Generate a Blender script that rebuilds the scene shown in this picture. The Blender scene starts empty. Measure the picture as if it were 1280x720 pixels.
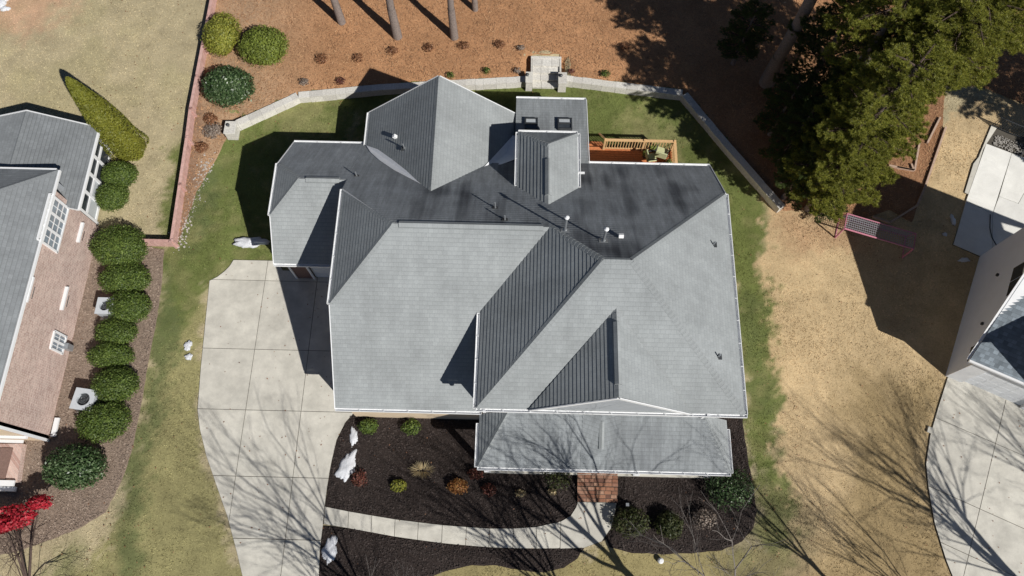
import bpy, bmesh, math, random
import numpy as np
from mathutils import Vector, Matrix
from mathutils.geometry import delaunay_2d_cdt
S = bpy.context.scene
COL = S.collection
rnd = random.Random(7)
R = math.radians
# ---------------------------------------------------------------- camera
CH, TILT, YAW, ROLL, FPX = 36.0, R(20.591), R(0.482), R(0.9), 930.0
def basis():
    t, yw, r = TILT, YAW, ROLL
    d = np.array([0, math.sin(t), -math.cos(t)]); up = np.array([0, math.cos(t), math.sin(t)]); rt = np.array([1., 0, 0])
    rt, up = rt*math.cos(r)+up*math.sin(r), -rt*math.sin(r)+up*math.cos(r)
    M = np.array([[math.cos(yw), -math.sin(yw), 0], [math.sin(yw), math.cos(yw), 0], [0, 0, 1]])
    return M@rt, M@up, M@d
RT, UP, DR = basis()
cd = bpy.data.cameras.new('camera'); cam = bpy.data.objects.new('camera', cd); COL.objects.link(cam)
m = Matrix(((RT[0], UP[0], -DR[0], 0), (RT[1], UP[1], -DR[1], 0), (RT[2], UP[2], -DR[2], CH), (0, 0, 0, 1)))
cam.matrix_world = m
cd.sensor_width = 36; cd.lens = 36*FPX/1280; cd.clip_end = 2000; cd.clip_start = .5
S.camera = cam
# ---------------------------------------------------------------- light
SUN_AZ, SUN_EL = R(-45), R(41.3)
sd = Vector((math.cos(SUN_AZ)*math.cos(SUN_EL), math.sin(SUN_AZ)*math.cos(SUN_EL), math.sin(SUN_EL)))
w = bpy.data.worlds.new('World'); S.world = w; w.use_nodes = True
nt = w.node_tree; bg = nt.nodes['Background']; sk = nt.nodes.new('ShaderNodeTexSky')
sk.sky_type = 'NISHITA'; sk.sun_disc = False; sk.sun_elevation = SUN_EL; sk.sun_rotation = math.pi/2-SUN_AZ
sk.air_density = .6; sk.dust_density = .2; sk.ozone_density = 2.5; sk.altitude = 300
nt.links.new(sk.outputs[0], bg.inputs[0]); bg.inputs[1].default_value = 0.05
sl = bpy.data.lights.new('sun', 'SUN'); so = bpy.data.objects.new('sun', sl); COL.objects.link(so)
sl.energy = 5.0; sl.angle = R(.5); sl.color = (1, .965, .91)
so.rotation_euler = sd.to_track_quat('Z', 'Y').to_euler(); so.location = (20, -20, 60)
S.view_settings.view_transform = 'Standard'; S.view_settings.look = 'None'; S.view_settings.exposure = 0; S.view_settings.gamma = 1
S.render.resolution_x, S.render.resolution_y = 1024, 576
# ---------------------------------------------------------------- picture pixel -> point at height z
def U(px, py, z=0.0):
    v = DR+RT*(px-640)/FPX+UP*(360-py)/FPX
    k = (z-CH)/v[2]
    return Vector((k*v[0], k*v[1], z))
def onpl(px, py, pt, n):
    v = Vector(DR+RT*(px-640)/FPX+UP*(360-py)/FPX); c = Vector((0, 0, CH)); n = Vector(n)
    return c+v*((Vector(pt)-c).dot(n)/v.dot(n))
def sm(a, b, x):
    t = np.clip((x-a)/(b-a), 0, 1); return t*t*(3-2*t)
def sdist(X, Y, poly):
    """signed distance, positive inside"""
    X = np.asarray(X, float); Y = np.asarray(Y, float)
    d = np.full(X.shape, 1e9); ins = np.zeros(X.shape, bool); n = len(poly)
    for i in range(n):
        x0, y0 = poly[i][0], poly[i][1]; x1, y1 = poly[(i+1) % n][0], poly[(i+1) % n][1]
        ex, ey = x1-x0, y1-y0; L = ex*ex+ey*ey+1e-12
        t = np.clip(((X-x0)*ex+(Y-y0)*ey)/L, 0, 1)
        d = np.minimum(d, np.hypot(X-x0-t*ex, Y-y0-t*ey))
        if y1 != y0:
            c = ((y0 > Y) != (y1 > Y)) & (X < (x1-x0)*(Y-y0)/(y1-y0)+x0); ins ^= c
    return np.where(ins, d, -d)
# ---------------------------------------------------------------- terrain
WALL_L = [(291, 168), (376, 129), (480, 119), (657, 109)]
WALL_R = [(705, 108), (850, 126), (906, 193), (970, 266)]
wl = [U(*p).to_2d() for p in WALL_L]; wr = [U(*p).to_2d() for p in WALL_R]
NOTCH = [(wl[-1].x+.12, wl[-1].y), (wl[-1].x+.12, wl[-1].y+1.72), (wr[0].x-.12, wl[-1].y+1.72), (wr[0].x-.12, wl[-1].y)]
TERR = [tuple(p) for p in wl]+NOTCH+[tuple(p) for p in wr]+[(45, 12), (45, 80), (-45, 80), (-45, 14), (wl[0].x, 14)]
def H(x, y):
    x = np.asarray(x, float); y = np.asarray(y, float)
    d = sdist(x, y, TERR)
    wd = .25+np.where(x < -15.4, 1.6*np.clip((24.5-y)/1.5, 0, 1), 0)+np.where((x > 13) & (y < 22), 2.0*np.clip((19.5-y)/1.2, 0, 1), 0)
    return .40*sm(15.5, 25, y)*sm(0, 1, (d-.12)/wd)*(1-sm(15.5, 21, x))
def G(px, py, dz=0.0):
    p = U(px, py); z = float(H(p.x, p.y)); p = U(px, py, z+dz); return p
# ---------------------------------------------------------------- object helpers
def tag(o, label=None, cat=None, group=None, kind=None):
    if label: o['label'] = label
    if cat: o['category'] = cat
    if group: o['group'] = group
    if kind: o['kind'] = kind
    return o
def empty(name, loc=(0, 0, 0), label=None, cat=None, group=None, rz=0):
    o = bpy.data.objects.new(name, None); COL.objects.link(o); o.location = loc; o.rotation_euler.z = rz
    o.empty_display_size = .2
    return tag(o, label, cat, group)
def link(name, me, parent=None, loc=None):
    o = bpy.data.objects.new(name, me); COL.objects.link(o)
    if parent is not None: o.parent = parent
    if loc is not None: o.location = loc
    return o
def setmat(me, mats):
    for m_ in (mats if isinstance(mats, (list, tuple)) else [mats]): me.materials.append(m_)
def npmesh(name, V, F, mat, smooth=False, colors=None):
    """V (n,3), F (m,k) arrays"""
    V = np.asarray(V, np.float32); F = np.asarray(F, np.int32)
    me = bpy.data.meshes.new(name); me.vertices.add(len(V)); me.vertices.foreach_set('co', V.ravel())
    k = F.shape[1]; me.loops.add(F.size); me.loops.foreach_set('vertex_index', F.ravel())
    me.polygons.add(len(F)); me.polygons.foreach_set('loop_start', np.arange(0, F.size, k, dtype=np.int32))
    if smooth: me.polygons.foreach_set('use_smooth', np.ones(len(F), bool))
    if colors is not None:
        ca = me.color_attributes.new('tint', 'FLOAT_COLOR', 'POINT')
        c4 = np.ones((len(V), 4), np.float32); c4[:, :3] = colors; ca.data.foreach_set('color', c4.ravel())
    me.update(calc_edges=True); me.validate(); setmat(me, mat)
    return me
class MB:
    def __init__(s): s.v = []; s.f = []; s.uv = []; s.mi = []
    def face(s, pts, mi=0):
        b = len(s.v); s.v += [tuple(p) for p in pts]; s.f.append(tuple(range(b, b+len(pts)))); s.mi.append(mi)
    def box(s, c, sz, ax=None, ay=None, az=None, mi=0):
        c = Vector(c); ax = Vector(ax or (1, 0, 0)).normalized(); ay = Vector(ay or (0, 1, 0)).normalized()
        az = Vector(az).normalized() if az else ax.cross(ay).normalized()
        b = len(s.v); hx, hy, hz = [q/2 for q in sz]
        for i in (-1, 1):
            for j in (-1, 1):
                for k in (-1, 1): s.v.append(tuple(c+ax*hx*i+ay*hy*j+az*hz*k))
        for f in ((0, 1, 3, 2), (4, 6, 7, 5), (0, 4, 5, 1), (2, 3, 7, 6), (0, 2, 6, 4), (1, 5, 7, 3)):
            s.f.append(tuple(b+q for q in f)); s.mi.append(mi)
    def beam(s, p, q, wd, ht, up=(0, 0, 1), mi=0):
        p = Vector(p); q = Vector(q); ax = (q-p).normalized(); ay = Vector(up).cross(ax).normalized(); az = ax.cross(ay)
        s.box((p+q)/2, ((q-p).length, wd, ht), ax, ay, az, mi)
    def prism(s, pts, ex, mi=0):
        pts = [Vector(p) for p in pts]; ex = Vector(ex); b = len(s.v); n = len(pts)
        s.v += [tuple(p) for p in pts]+[tuple(p+ex) for p in pts]
        s.f.append(tuple(range(b+n-1, b-1, -1))); s.f.append(tuple(range(b+n, b+2*n))); s.mi += [mi, mi]
        for i in range(n):
            j = (i+1) % n; s.f.append((b+i, b+j, b+n+j, b+n+i)); s.mi.append(mi)
    def tube(s, p, q, r0, r1=None, n=8, cap=True, mi=0):
        p = Vector(p); q = Vector(q); r1 = r0 if r1 is None else r1
        d = (q-p).normalized(); a = d.orthogonal().normalized(); c = d.cross(a); b = len(s.v)
        for (o, r_) in ((p, r0), (q, r1)):
            for i in range(n):
                t = 2*math.pi*i/n; s.v.append(tuple(o+(a*math.cos(t)+c*math.sin(t))*r_))
        for i in range(n):
            j = (i+1) % n; s.f.append((b+i, b+j, b+n+j, b+n+i)); s.mi.append(mi)
        if cap: s.f.append(tuple(range(b+n-1, b-1, -1))); s.f.append(tuple(range(b+n, b+2*n))); s.mi += [mi, mi]
    def build(s, name, mat, parent=None, smooth=False, loc=None, bev=0):
        me = bpy.data.meshes.new(name); me.from_pydata(s.v, [], s.f); setmat(me, mat)
        me.polygons.foreach_set('material_index', s.mi)
        bm = bmesh.new(); bm.from_mesh(me); bmesh.ops.recalc_face_normals(bm, faces=bm.faces)
        if bev: bmesh.ops.bevel(bm, geom=list(bm.edges), offset=bev, segments=1, affect='EDGES', profile=.5)
        bm.to_mesh(me); bm.free()
        if smooth: me.polygons.foreach_set('use_smooth', [True]*len(me.polygons))
        me.update()
        return link(name, me, parent, loc)
# ---------------------------------------------------------------- materials
def newmat(name, rough=.8, spec=.3):
    m_ = bpy.data.materials.new(name); m_.use_nodes = True; n = m_.node_tree.nodes; b = n['Principled BSDF']
    b.inputs['Roughness'].default_value = rough; b.inputs['Specular IOR Level'].default_value = spec
    return m_, m_.node_tree, b
def N(t, typ, **k):
    n = t.nodes.new(typ)
    for a, v in k.items():
        if a.startswith('i_'): n.inputs[a[2:].replace('_', ' ')].default_value = v
        else: setattr(n, a, v)
    return n
def L(t, a, b): t.links.new(a, b)
def c4(c): return (c[0], c[1], c[2], 1)
def ramp(t, src, stops):
    r = t.nodes.new('ShaderNodeValToRGB'); e = r.color_ramp.elements
    e[0].position = stops[0][0]; e[0].color = c4(stops[0][1]); e[1].position = stops[-1][0]; e[1].color = c4(stops[-1][1])
    for p, c in stops[1:-1]:
        q = e.new(p); q.color = c4(c)
    L(t, src, r.inputs[0]); return r.outputs[0]
def mix(t, a, b, fac, mode='MIX'):
    n = t.nodes.new('ShaderNodeMix'); n.data_type = 'RGBA'; n.blend_type = mode
    for s_, v in ((n.inputs[6], a), (n.inputs[7], b)):
        if isinstance(v, (tuple, list)): s_.default_value = c4(v)
        else: L(t, v, s_)
    if isinstance(fac, (int, float)): n.inputs[0].default_value = fac
    else: L(t, fac, n.inputs[0])
    return n.outputs[2]
def noise(t, scale, detail=4, rough=.6, coord=None, dist=0):
    n = N(t, 'ShaderNodeTexNoise'); n.inputs['Scale'].default_value = scale; n.inputs['Detail'].default_value = detail
    n.inputs['Roughness'].default_value = rough; n.inputs['Distortion'].default_value = dist
    if coord is None:
        g = N(t, 'ShaderNodeNewGeometry'); coord = g.outputs['Position']
    L(t, coord, n.inputs['Vector']); return n.outputs[0]
def mapped(t, scale, src=None, rot=(0, 0, 0)):
    g = N(t, 'ShaderNodeNewGeometry') if src is None else None
    mp = N(t, 'ShaderNodeMapping'); mp.inputs['Scale'].default_value = scale; mp.inputs['Rotation'].default_value = rot
    L(t, g.outputs['Position'] if g else src, mp.inputs[0]); return mp.outputs[0]
def bump(t, b, src, dist=.01, strength=1):
    n = N(t, 'ShaderNodeBump'); n.inputs['Distance'].default_value = dist; n.inputs['Strength'].default_value = strength
    L(t, src, n.inputs['Height']); L(t, n.outputs[0], b.inputs['Normal'])
def flat(name, c, rough=.6, spec=.4, metal=0, var=.12, sc=6, bmp=0):
    m_, t, b = newmat(name, rough, spec); b.inputs['Metallic'].default_value = metal
    nz = noise(t, sc, 5)
    L(t, ramp(t, nz, [(.25, [x*(1-var) for x in c]), (.75, [min(1, x*(1+var)) for x in c])]), b.inputs['Base Color'])
    if bmp: bump(t, b, noise(t, 60, 3), bmp)
    return m_
def rgbmul(t, col, src, lo, hi):
    return mix(t, col, ramp(t, src, [(.3, (lo, lo, lo)), (.7, (hi, hi, hi))]), 1.0, 'MULTIPLY')
def shingle(name, c, stain=0.0, contrast=.05):
    m_, t, b = newmat(name, .9, .2)
    uv = N(t, 'ShaderNodeUVMap')
    br = N(t, 'ShaderNodeTexBrick'); br.offset = .37; br.offset_frequency = 2
    L(t, uv.outputs[0], br.inputs['Vector'])
    br.inputs['Color1'].default_value = c4([x*(1-contrast) for x in c]); br.inputs['Color2'].default_value = c4([x*(1+contrast) for x in c])
    br.inputs['Mortar'].default_value = c4([x*.84 for x in c]); br.inputs['Scale'].default_value = 1
    br.inputs['Mortar Size'].default_value = .008; br.inputs['Brick Width'].default_value = .21; br.inputs['Row Height'].default_value = .185
    br.inputs['Mortar Smooth'].default_value = .3
    sp_ = N(t, 'ShaderNodeSeparateXYZ'); L(t, uv.outputs[0], sp_.inputs[0]); dv = N(t, 'ShaderNodeMath', operation='DIVIDE'); L(t, sp_.outputs[1], dv.inputs[0]); dv.inputs[1].default_value = .185
    fr = N(t, 'ShaderNodeMath', operation='FRACT'); L(t, dv.outputs[0], fr.inputs[0])
    col = mix(t, br.outputs[0], ramp(t, fr.outputs[0], [(0, (.84, .84, .84)), (.16, (1, 1, 1)), (.9, (1.03, 1.03, 1.03)), (1, (.88, .88, .88))]), 1.0, 'MULTIPLY')
    col = rgbmul(t, col, noise(t, .55, 5, .6), .86, 1.10)
    col = rgbmul(t, col, noise(t, 45, 2, .6), .86, 1.12)
    # long water streaks down the slope
    mp = N(t, 'ShaderNodeMapping'); mp.inputs['Scale'].default_value = (2.2, .16, 1); L(t, uv.outputs[0], mp.inputs[0])
    st = noise(t, 1.0, 4, .6, mp.outputs[0])
    col = rgbmul(t, col, st, .93, 1.05)
    if stain > 0:
        mp2 = N(t, 'ShaderNodeMapping'); mp2.inputs['Scale'].default_value = (1.1, .05, 1); mp2.inputs['Location'].default_value = (3.1, .4, 0); L(t, uv.outputs[0], mp2.inputs[0])
        s1 = noise(t, 1.0, 3, .5, mp2.outputs[0], .2)
        s2 = noise(t, .28, 2, .5)
        a = N(t, 'ShaderNodeMath', operation='ADD'); L(t, s1, a.inputs[0]); L(t, s2, a.inputs[1])
        f = ramp(t, a.outputs[0], [(.75, (1, 1, 1)), (1.55, (0.25, 0.25, 0.25))])
        mu = N(t, 'ShaderNodeMath', operation='MULTIPLY'); L(t, f, mu.inputs[0]); mu.inputs[1].default_value = stain
        if stain == 1.0:
            gx = N(t, 'ShaderNodeNewGeometry'); sx = N(t, 'ShaderNodeSeparateXYZ'); L(t, gx.outputs['Position'], sx.inputs[0])
            mr = N(t, 'ShaderNodeMapRange', interpolation_type='SMOOTHSTEP'); L(t, sx.outputs[0], mr.inputs[0]); mr.inputs[1].default_value = -9.5; mr.inputs[2].default_value = -1.0; mr.inputs[3].default_value = .12; mr.inputs[4].default_value = 1.0
            L(t, mr.outputs[0], mu.inputs[1])
        col = mix(t, col, mix(t, col, (.20, .20, .22), 1.0, 'MULTIPLY'), mu.outputs[0])
        mp3 = N(t, 'ShaderNodeMapping'); mp3.inputs['Scale'].default_value = (5, .5, 1); L(t, uv.outputs[0], mp3.inputs[0])
        col = rgbmul(t, col, noise(t, 1.0, 5, .7, mp3.outputs[0]), .80, 1.22)
    L(t, col, b.inputs['Base Color']); bump(t, b, noise(t, 110, 2, .7), .004)
    return m_
def leafmat(name, cols, rough=.55, trans=.15):
    m_, t, b = newmat(name, rough, .35)
    g = N(t, 'ShaderNodeNewGeometry')
    k = len(cols); col = ramp(t, g.outputs['Random Per Island'], [(i/(k-1), c) for i, c in enumerate(cols)])
    col = rgbmul(t, col, noise(t, 1.6, 3), .8, 1.18)
    L(t, col, b.inputs['Base Color'])
    if trans:
        tr = N(t, 'ShaderNodeBsdfTranslucent'); L(t, col, tr.inputs[0]); mx = N(t, 'ShaderNodeMixShader'); mx.inputs[0].default_value = trans
        L(t, b.outputs[0], mx.inputs[1]); L(t, tr.outputs[0], mx.inputs[2]); L(t, mx.outputs[0], t.nodes['Material Output'].inputs[0])
    return m_
def tintmat(name, sc=9, lo=.72, hi=1.25, bmp=.03, fib=None):
    """base colour from the painted ground zones, mottled by noise"""
    m_, t, b = newmat(name, .95, .1)
    a = N(t, 'ShaderNodeVertexColor', layer_name='tint')
    col = rgbmul(t, a.outputs[0], noise(t, sc, 5, .7), lo, hi)
    col = rgbmul(t, col, noise(t, 1.1, 5, .65), .86, 1.14)
    if fib: col = rgbmul(t, col, noise(t, 1, 4, .6, mapped(t, fib)), .85, 1.15)
    L(t, col, b.inputs['Base Color']); bump(t, b, noise(t, 22, 4, .7), bmp)
    return m_
def concrete(name, c, stain=.12):
    m_, t, b = newmat(name, .85, .25)
    oi = N(t, 'ShaderNodeObjectInfo')
    col = ramp(t, noise(t, 1.3, 6, .65), [(.3, [x*(1-stain) for x in c]), (.7, [x*(1+stain*.5) for x in c])])
    col = rgbmul(t, col, noise(t, 38, 3, .6), .93, 1.05)
    col = rgbmul(t, col, noise(t, .5, 4, .6, None, 1.5), .88, 1.06)
    col = mix(t, col, (.62, .60, .56), ramp(t, noise(t, 3.2, 5, .7), [(.60, (0, 0, 0)), (.72, (.28, .28, .28))]), 'MULTIPLY')
    col = mix(t, col, ramp(t, oi.outputs['Random'], [(0, (.89, .89, .89)), (1, (1.04, 1.04, 1.03))]), 1.0, 'MULTIPLY')
    L(t, col, b.inputs['Base Color']); bump(t, b, noise(t, 90, 3, .6), .003)
    return m_
def pieces(name, cols, rough=.85, bmp=.004, sc=12):
    """stone / brick pieces: colour by object, with grain"""
    m_, t, b = newmat(name, rough, .25)
    oi = N(t, 'ShaderNodeObjectInfo'); k = len(cols)
    col = ramp(t, oi.outputs['Random'], [(i/(k-1), c) for i, c in enumerate(cols)])
    col = rgbmul(t, col, noise(t, sc, 5, .7), .75, 1.2)
    L(t, col, b.inputs['Base Color']); bump(t, b, noise(t, sc*4, 4, .7), bmp)
    return m_
M = {}
M['shingle'] = shingle('shingle', (.305, .325, .33))
M['shingle_stained'] = shingle('shingle_stained', (.29, .31, .325), 1.0)
M['shingle_worn'] = shingle('shingle_worn', (.27, .29, .30), .4)
M['shingle_left'] = shingle('shingle_left', (.225, .24, .25), 0, .08)
M['shingle_right'] = shingle('shingle_right', (.20, .235, .265), 0, .3)
M['white'] = flat('white_trim', (.78, .79, .80), .45, .4, 0, .04, 3)
M['fascia'] = flat('fascia', (.70, .71, .72), .5, .4, 0, .05, 3)
M['tan_siding'] = flat('tan_siding', (.62, .50, .36), .8, .2, 0, .07, 4)
M['grey_siding'] = flat('grey_siding', (.33, .35, .37), .8, .2, 0, .06, 4)
M['stucco'] = flat('stucco', (.72, .78, .93), .9, .2, 0, .04, 1.2, .002)
M['roofmembrane'] = flat('membrane', (.88, .89, .91), .5, .3, 0, .07, 5)
M['metal'] = flat('galvanised', (.36, .38, .40), .4, .5, .5, .1, 10)
M['darkmetal'] = flat('dark_metal', (.06, .065, .07), .5, .4, .3, .15, 10)
M['acmetal'] = flat('ac_casing', (.50, .53, .56), .5, .4, 0, .05, 8)
M['concrete'] = concrete('concrete', (.64, .615, .545), .2)
M['concrete_white'] = concrete('concrete_white', (.80, .79, .75), .05)
M['driveway_edge'] = flat('concrete_edge', (.42, .37, .32), .9, .2, 0, .2, 8)
M['joint'] = flat('joint_dirt', (.10, .09, .075), .95, .1, 0, .3, 20)
M['stone'] = pieces('pale_stone', [(.58, .56, .51), (.64, .62, .57), (.54, .52, .48), (.67, .65, .60)])
M['paver'] = pieces('brick_paver', [(.24, .11, .07), (.36, .18, .11), (.17, .085, .06), (.42, .25, .17), (.28, .14, .095)])
M['glass'], t, b = newmat('glass', .08, .6)
L(t, ramp(t, noise(t, 1.5, 3), [(.3, (.02, .025, .03)), (.7, (.06, .07, .08))]), b.inputs['Base Color'])
M['sky_glass'] = flat('sky_glass', (.22, .26, .30), .12, .6, 0, .35, 2.5)  # grey-blue sky reflection put into the pane colour
M['blind'] = flat('window_blind', (.45, .48, .50), .7, .3, 0, .1, 14)
M['brownwall'] = flat('sunroom_interior', (.14, .08, .065), .9, .1, 0, .3, 7)
M['deckwood'] = flat('deck_wood', (.52, .19, .075), .7, .3, 0, .2, 9)
M['railwood'] = flat('rail_wood', (.62, .40, .20), .7, .3, 0, .15, 9)
M['fencewood'] = pieces('fence_wood', [(.54, .33, .29), (.59, .38, .34), (.50, .30, .26)], .85, .003, 5)
M['timber'] = flat('bed_timber', (.46, .33, .25), .85, .2, 0, .25, 7)
M['snow'] = flat('snow', (.80, .82, .86), .6, .3, 0, .10, 16, .05)
M['pot'] = flat('pot', (.62, .60, .28), .6, .3, 0, .2, 9)
M['cushion'] = flat('cushion', (.50, .52, .30), .9, .1, 0, .12, 9)
M['bark'] = flat('pine_bark', (.24, .20, .18), .95, .1, 0, .35, 14, .02)
M['bark_grey'] = flat('grey_bark', (.20, .18, .165), .95, .1, 0, .3, 14, .01)
M['twig'] = flat('dark_twig', (.09, .065, .055), .95, .1, 0, .3, 9)
M['palebranch'] = flat('pale_branch', (.14, .125, .115), .95, .1, 0, .3, 9)
M['garage_door'] = flat('garage_door', (.74, .76, .78), .5, .4, 0, .03, 3)
M['garage_dark'] = flat('garage_dark', (.14, .16, .19), .6, .3, 0, .06, 3)
M['brick_brown'] = flat('brown_brick', (.20, .13, .11), .9, .2, 0, .25, 18)
M['pink'] = flat('pink_frame', (.50, .19, .26), .5, .4, 0, .08, 9)
M['net'] = flat('net_cord', (.36, .34, .37), .8, .2, 0, .08, 9)
M['rose'] = leafmat('pot_leaves', [(.20, .26, .06), (.32, .36, .10)])
M['boxwood'] = leafmat('boxwood_leaves', [(.036, .060, .012), (.065, .105, .018), (.10, .15, .028), (.16, .21, .045)])
M['shadeleaf'] = leafmat('tree_shade_leaves', [(.022, .030, .008), (.04, .052, .014), (.065, .075, .022), (.05, .045, .02)])  # darker boxwood green, tree shade put into the leaf colour
M['holly'] = leafmat('holly_leaves', [(.020, .045, .015), (.040, .075, .025), (.065, .11, .04), (.16, .22, .11)], .35)
M['yellowgreen'] = leafmat('cypress_leaves', [(.13, .15, .02), (.22, .23, .035), (.30, .29, .05), (.17, .20, .03)])
M['gold'] = leafmat('golden_conifer_leaves', [(.095, .105, .012), (.155, .165, .020), (.20, .20, .028), (.12, .13, .016)])
M['olive'] = leafmat('olive_leaves', [(.09, .12, .02), (.15, .19, .03), (.20, .24, .045)])
M['redleaf'] = leafmat('red_leaves', [(.26, .010, .02), (.42, .018, .035), (.55, .05, .07)], .5, .3)
M['brownleaf'] = leafmat('brown_leaves', [(.16, .07, .035), (.26, .12, .06), (.34, .19, .10)])
M['orangeleaf'] = leafmat('orange_leaves', [(.20, .07, .02), (.34, .14, .04), (.45, .26, .09)])
M['duskyred'] = leafmat('dusky_red_leaves', [(.10, .03, .022), (.17, .055, .04), (.15, .08, .045)])
M['tanleaf'] = leafmat('dry_grass_leaves', [(.45, .36, .20), (.55, .46, .28), (.38, .28, .14)])
M['greyleaf'] = leafmat('grey_dry_leaves', [(.20, .16, .13), (.30, .25, .21), (.24, .18, .14)])
M['needle'] = leafmat('pine_needles', [(.10, .12, .03), (.21, .235, .04), (.32, .325, .055), (.44, .42, .08)], .5, .35)
M['needle_dark'] = leafmat('cedar_needles', [(.05, .075, .022), (.085, .12, .03), (.13, .17, .04)], .5, .2)
M['lawn'] = tintmat('lawn', 13, .78, 1.17, .015)
M['blade'] = tintmat('grass_blades', 14, .82, 1.22, .0)
M['straw'] = tintmat('straw', 14, .68, 1.28, .04)
M['strawbits'] = leafmat('straw_needles', [(.24, .12, .06), (.42, .23, .12), (.54, .33, .18), (.34, .175, .09)], .9, 0)
M['mulchbits'] = leafmat('mulch_chips', [(.018, .014, .013), (.045, .034, .030), (.075, .058, .052), (.03, .024, .022)], .9, 0)
M['brownbits'] = leafmat('brown_mulch_chips', [(.16, .12, .095), (.28, .21, .165), (.38, .30, .24), (.23, .17, .13)], .9, 0)
M['mulch'] = flat('black_mulch', (.040, .031, .028), .95, .1, 0, .45, 16, .03)
M['brownmulch'] = flat('brown_mulch', (.27, .205, .16), .95, .1, 0, .35, 12, .03)
M['gravel'] = pieces('gravel', [(.34, .32, .29), (.48, .45, .41)], .9)
M['farland'] = flat('far_ground', (.20, .155, .09), .95, .1, 0, .25, .15)
def brickwall(name):
    m_, t, b = newmat(name, .9, .2)
    g = N(t, 'ShaderNodeNewGeometry'); sx = N(t, 'ShaderNodeSeparateXYZ'); L(t, g.outputs['Position'], sx.inputs[0])
    ad = N(t, 'ShaderNodeMath', operation='ADD'); L(t, sx.outputs[0], ad.inputs[0]); L(t, sx.outputs[1], ad.inputs[1])
    cb = N(t, 'ShaderNodeCombineXYZ'); L(t, ad.outputs[0], cb.inputs[0]); L(t, sx.outputs[2], cb.inputs[1])
    br = N(t, 'ShaderNodeTexBrick'); L(t, cb.outputs[0], br.inputs[0]); br.inputs['Scale'].default_value = 1
    br.inputs['Brick Width'].default_value = .22; br.inputs['Row Height'].default_value = .078; br.inputs['Mortar Size'].default_value = .009
    br.inputs['Color1'].default_value = (.43, .28, .24, 1); br.inputs['Color2'].default_value = (.60, .45, .39, 1); br.inputs['Mortar'].default_value = (.68, .60, .54, 1)
    br.inputs['Bias'].default_value = -.1
    col = rgbmul(t, br.outputs[0], noise(t, .9, 4), .88, 1.1); col = rgbmul(t, col, noise(t, 14, 3), .85, 1.14)
    L(t, col, b.inputs['Base Color']); bump(t, b, br.outputs['Fac'], -.006)
    return m_
M['brick'] = brickwall('pink_brick')
# ================================================================ SETTING
def projv(X, Y, Z):
    q = np.stack([X, Y, Z-CH], -1); w_ = q@DR
    return 640+FPX*(q@RT)/w_, 360-FPX*(q@UP)/w_
def wpoly(px): return [U(*p).to_2d() for p in px]
# zone colours (linear albedo)
C_TAN = np.array((.43, .365, .23)); C_GOLD = np.array((.535, .405, .235)); C_GREEN = np.array((.128, .152, .047)); C_DKGREEN = np.array((.092, .110, .044))
C_OLIVE = np.array((.29, .265, .125)); C_ORANGE = np.array((.52, .34, .22)); C_BROWN = np.array((.30, .19, .11)); C_STRAW = np.array((.44, .235, .120)); C_SHADESTRAW = np.array((.22, .12, .07))
def vnoise(X, Y, s, seed=0):
    """cheap smooth value noise in numpy"""
    X = X/s; Y = Y/s; xi = np.floor(X).astype(np.int64); yi = np.floor(Y).astype(np.int64); fx = X-xi; fy = Y-yi
    def h(a, b):
        n_ = (a*374761393+b*668265263+seed*982451653) & 0x7fffffff; n_ = ((n_ ^ (n_ >> 13))*1274126177) & 0x7fffffff
        return ((n_ ^ (n_ >> 16)) & 0xffff)/65535.0
    fx = fx*fx*(3-2*fx); fy = fy*fy*(3-2*fy)
    return (h(xi, yi)*(1-fx)+h(xi+1, yi)*fx)*(1-fy)+(h(xi, yi+1)*(1-fx)+h(xi+1, yi+1)*fx)*fy
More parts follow.
